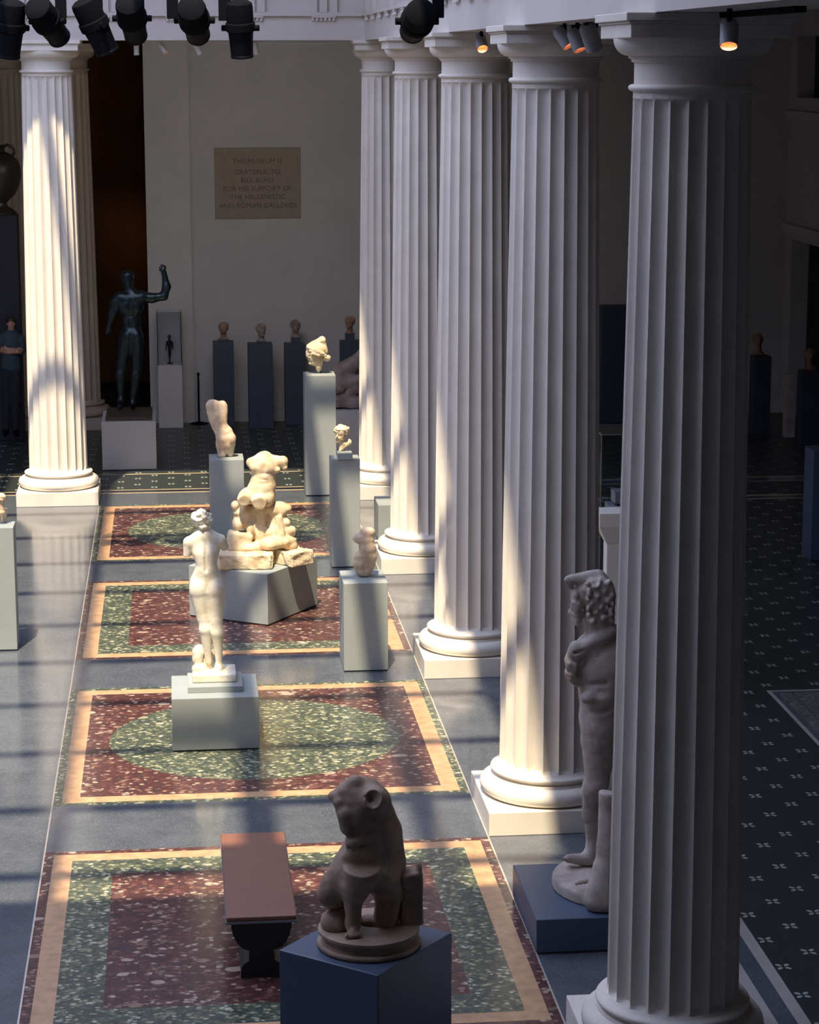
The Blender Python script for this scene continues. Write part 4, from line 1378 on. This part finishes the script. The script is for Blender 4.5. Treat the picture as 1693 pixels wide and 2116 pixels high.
def stage_lamp(label, px_, py_, d, poles, size=1.0, YS=YS0):
    p = at(px_, py_, YS)
    t = thing('stage_spotlight', label, 'spotlight', p, 0, 'stage spotlights hanging under the skylight')
    q = Vector(d).normalized().to_track_quat('-Z', 'Y').to_matrix().to_4x4()
    k = size

    def part(name, fn, mat='black'):
        m = MB(); m.T = q
        fn(m); return m.build(name, M[mat], t)
    part('housing', lambda m: m.lathe([(.02 * k, .27 * k), (.09 * k, .262 * k), (.125 * k, .24 * k), (.132 * k, .20 * k), (.132 * k, .06 * k), (.145 * k, .05 * k), (.145 * k, -.02 * k), (.125 * k, -.04 * k)], 40))
    part('barrel', lambda m: m.lathe([(.124 * k, -.03 * k), (.118 * k, -.10 * k), (.108 * k, -.26 * k), (.112 * k, -.265 * k), (.112 * k, -.285 * k), (.095 * k, -.285 * k), (.095 * k, -.24 * k)], 40), 'black_gloss')
    for s_ in (-1, 1):
        part('knob', lambda m: m.tube((s_ * .13 * k, 0, 0), (s_ * .185 * k, 0, 0), .03 * k))
    o = MB()
    x0, x1, yb = poles
    a, b = at(x0, yb, YS), at(x1, yb, YS)
    cxp = (a[0] + b[0]) / 2 - p[0]
    hw = (b[0] - a[0]) / 2
    zbp = a[2] - p[2]
    o.box(cxp - hw, cxp + hw, -.035, .035, zbp, zbp + .75)
    o.tube((cxp, 0, zbp + .75), (cxp, 0, 10.52 - p[2]), .017)
    o.tube((cxp, 0, zbp + .05), (0, 0, max(zbp + .02, .0)), .028)
    o.build('drop_pole', M['black'], t)


SLB = [('leftmost hanging black spotlight, pointing down at the photo edge', 22, 58, (-.12, .25, -1), (-12, 6, 20), 1.12),
       ('second hanging black spotlight from the left, its round back turned to us', 98, 44, (.36, .82, -.55), (115, 138, 38), 1.15),
       ('third hanging black spotlight from the left, tilted down to the right', 196, 52, (.45, .25, -1), (188, 213, 35), 1.15),
       ('fourth hanging black spotlight from the left, pointing toward us and down', 273, 38, (.10, .80, -.55), (274, 299, 35), 1.15),
       ('fifth hanging black spotlight from the left, large and round', 402, 42, (.12, .88, -.45), (345, 369, 39), 1.2),
       ('sixth hanging black spotlight from the left, pointing straight down', 497, 58, (.05, .2, -1), (452, 478, 43), 1.12),
       ('lone hanging black spotlight in front of the right row\'s entablature', 862, 44, (-.04, .95, -.28), (894, 917, 37), .98, -11.661)]
for a in SLB:
    stage_lamp(*a)

# ---- small white track lamps under the far architrave
WL_ = [('small white track lamp hanging straight, left of the pilaster', 282, 100, (0, .15, -1), False), ('small white track lamp with a warm glow, over the pilaster', 336, 99, (.5, -.3, -.8), True),
       ('small white track lamp tilted right, below the fifth spotlight', 408, 100, (.45, .3, -.9), False), ('small white track lamp beside the sixth spotlight', 528, 99, (.15, .2, -1), False)]
YT = 0.50
for lb, px_, py_, d, lit in WL_:
    p = at(px_, py_, YT)
    t = thing('track_lamp', lb, 'lamp', p, 0, 'small white track lamps')
    q = Vector(d).normalized().to_track_quat('-Z', 'Y').to_matrix().to_4x4()
    m = MB(); m.T = q; m.lathe([(.02, .085), (.034, .08), (.036, .06), (.036, -.07), (.040, -.085), (.032, -.085), (.032, -.06)], 24); m.build('lamp_can', M['lamp_white'], t)
    m = MB(); m.tube((0, 0, .05), (0, 0, 6.235 - p[2]), .012); m.box(-.03, .03, -.03, .03, 6.215 - p[2], 6.235 - p[2]); m.build('mount', M['lamp_white'], t)
    if lit:
        m = MB(); m.T = q; m.lathe([(.030, -.062), (.001, -.06)], 24); m.build('bulb', M['reflector'], t)

# ---- glowing can lamps under the right architrave
CLB = [('glowing warm can lamp between the middle and second nearest columns', 995, 90, (.1, -.65, -.7), .052, True),
       ('left glowing can lamp of the cluster beside the second nearest capital', 1167, 80, (.45, -.35, -.75), .05, True),
       ('right glowing can lamp of the cluster beside the second nearest capital', 1193, 86, (.3, -.3, -.85), .05, True),
       ('unlit grey can lamp at the right of the cluster beside the second nearest capital', 1222, 80, (.35, .35, -.8), .06, False),
       ('glowing warm can lamp in front of the nearest capital', 1507, 74, (-.12, -.5, -.9), .046, True)]
XS = [0.45, 0.42, 0.45, 0.50, 0.42]
for (lb, px_, py_, d, r, lit), X in zip(CLB, XS):
    p = onx(px_, py_, X)
    t = thing('can_lamp', lb, 'lamp', p, 0, 'can lamps under the right architrave')
    q = Vector(d).normalized().to_track_quat('-Z', 'Y').to_matrix().to_4x4()
    m = MB(); m.T = q; m.lathe([(.3 * r, 1.9 * r), (.8 * r, 1.8 * r), (r, 1.4 * r), (r, -1.3 * r), (.93 * r, -1.3 * r), (.9 * r, -.5 * r), (.4 * r, .4 * r)], 32, cap=False); m.build('lamp_can', M['lamp_grey'], t)
    m = MB(); m.tube((0, 0, r), (0, 0, max(6.235 - p[2], r * 1.2)), .014); m.build('mount', M['black'], t)
    if lit:
        m = MB(); m.T = q; m.lathe([(.90 * r, -.9 * r), (.88 * r, -.45 * r), (.38 * r, .35 * r)], 32, cap=False); m.build('reflector', M['reflector'], t)
        m = MB(); m.T = q; m.lathe([(.02 * r, .30 * r), (.5 * r, .05 * r), (.02 * r, -.3 * r)], 20); m.build('bulb', M['bulb'], t)
for lb, x0, x1, xa in (('black lighting track under the soffit by the second nearest column', 1090, 1228, .62), ('black lighting track under the soffit by the nearest column', 1362, 1655, .62)):
    y0 = onx(x0, 46, xa)[1]; y1 = onx(x1, 40, xa)[1] if x1 < 1300 else onx(x1, 2, xa)[1]
    m = MB(); m.box(xa - .03, xa + .03, min(y0, y1), max(y0, y1), 6.205, 6.235)
    tag(m.build('lighting_track', M['black']), lb, 'lighting track', 'lighting tracks')


# ================================================================== the aisle's own lamps
def spot(loc, to, e, ang, blend=1.0, soft=0.15, col=(1.0, 0.94, 0.90), name='lamp_light', parent=None):
    l = bpy.data.lights.new(name, 'SPOT')
    l.energy, l.spot_size, l.spot_blend, l.shadow_soft_size, l.color = e, ang, blend, soft, col
    o = bpy.data.objects.new(name, l); C.objects.link(o)
    o.location = loc; o.rotation_mode = 'QUATERNION'
    o.rotation_quaternion = (Vector(to) - Vector(loc)).to_track_quat('-Z', 'Y')
    return o


for lx, tx in ((-2.6, -2.4), (-1.4, -0.8), (-0.6, 1.2)):
    spot((lx, 0.75, 6.05), (tx, 7.3, 3.6), 118, 1.7, soft=0.3)
spot((-3.4, 9.0, 5.2), (-3.15, 12.4, 2.7), 34, 0.42, soft=0.2, col=(1.0, 0.6, 0.3))
spot(onx(1507, 84, XS[4]), onx(1507, 84, XS[4]) + np.array([-.12, -.5, -.9]), 14, 1.4, soft=0.03, col=(1.0, 0.72, 0.45))
spot(onx(995, 98, XS[0]), onx(995, 98, XS[0]) + np.array([.1, -.65, -.7]), 10, 1.4, soft=0.03, col=(1.0, 0.72, 0.45))
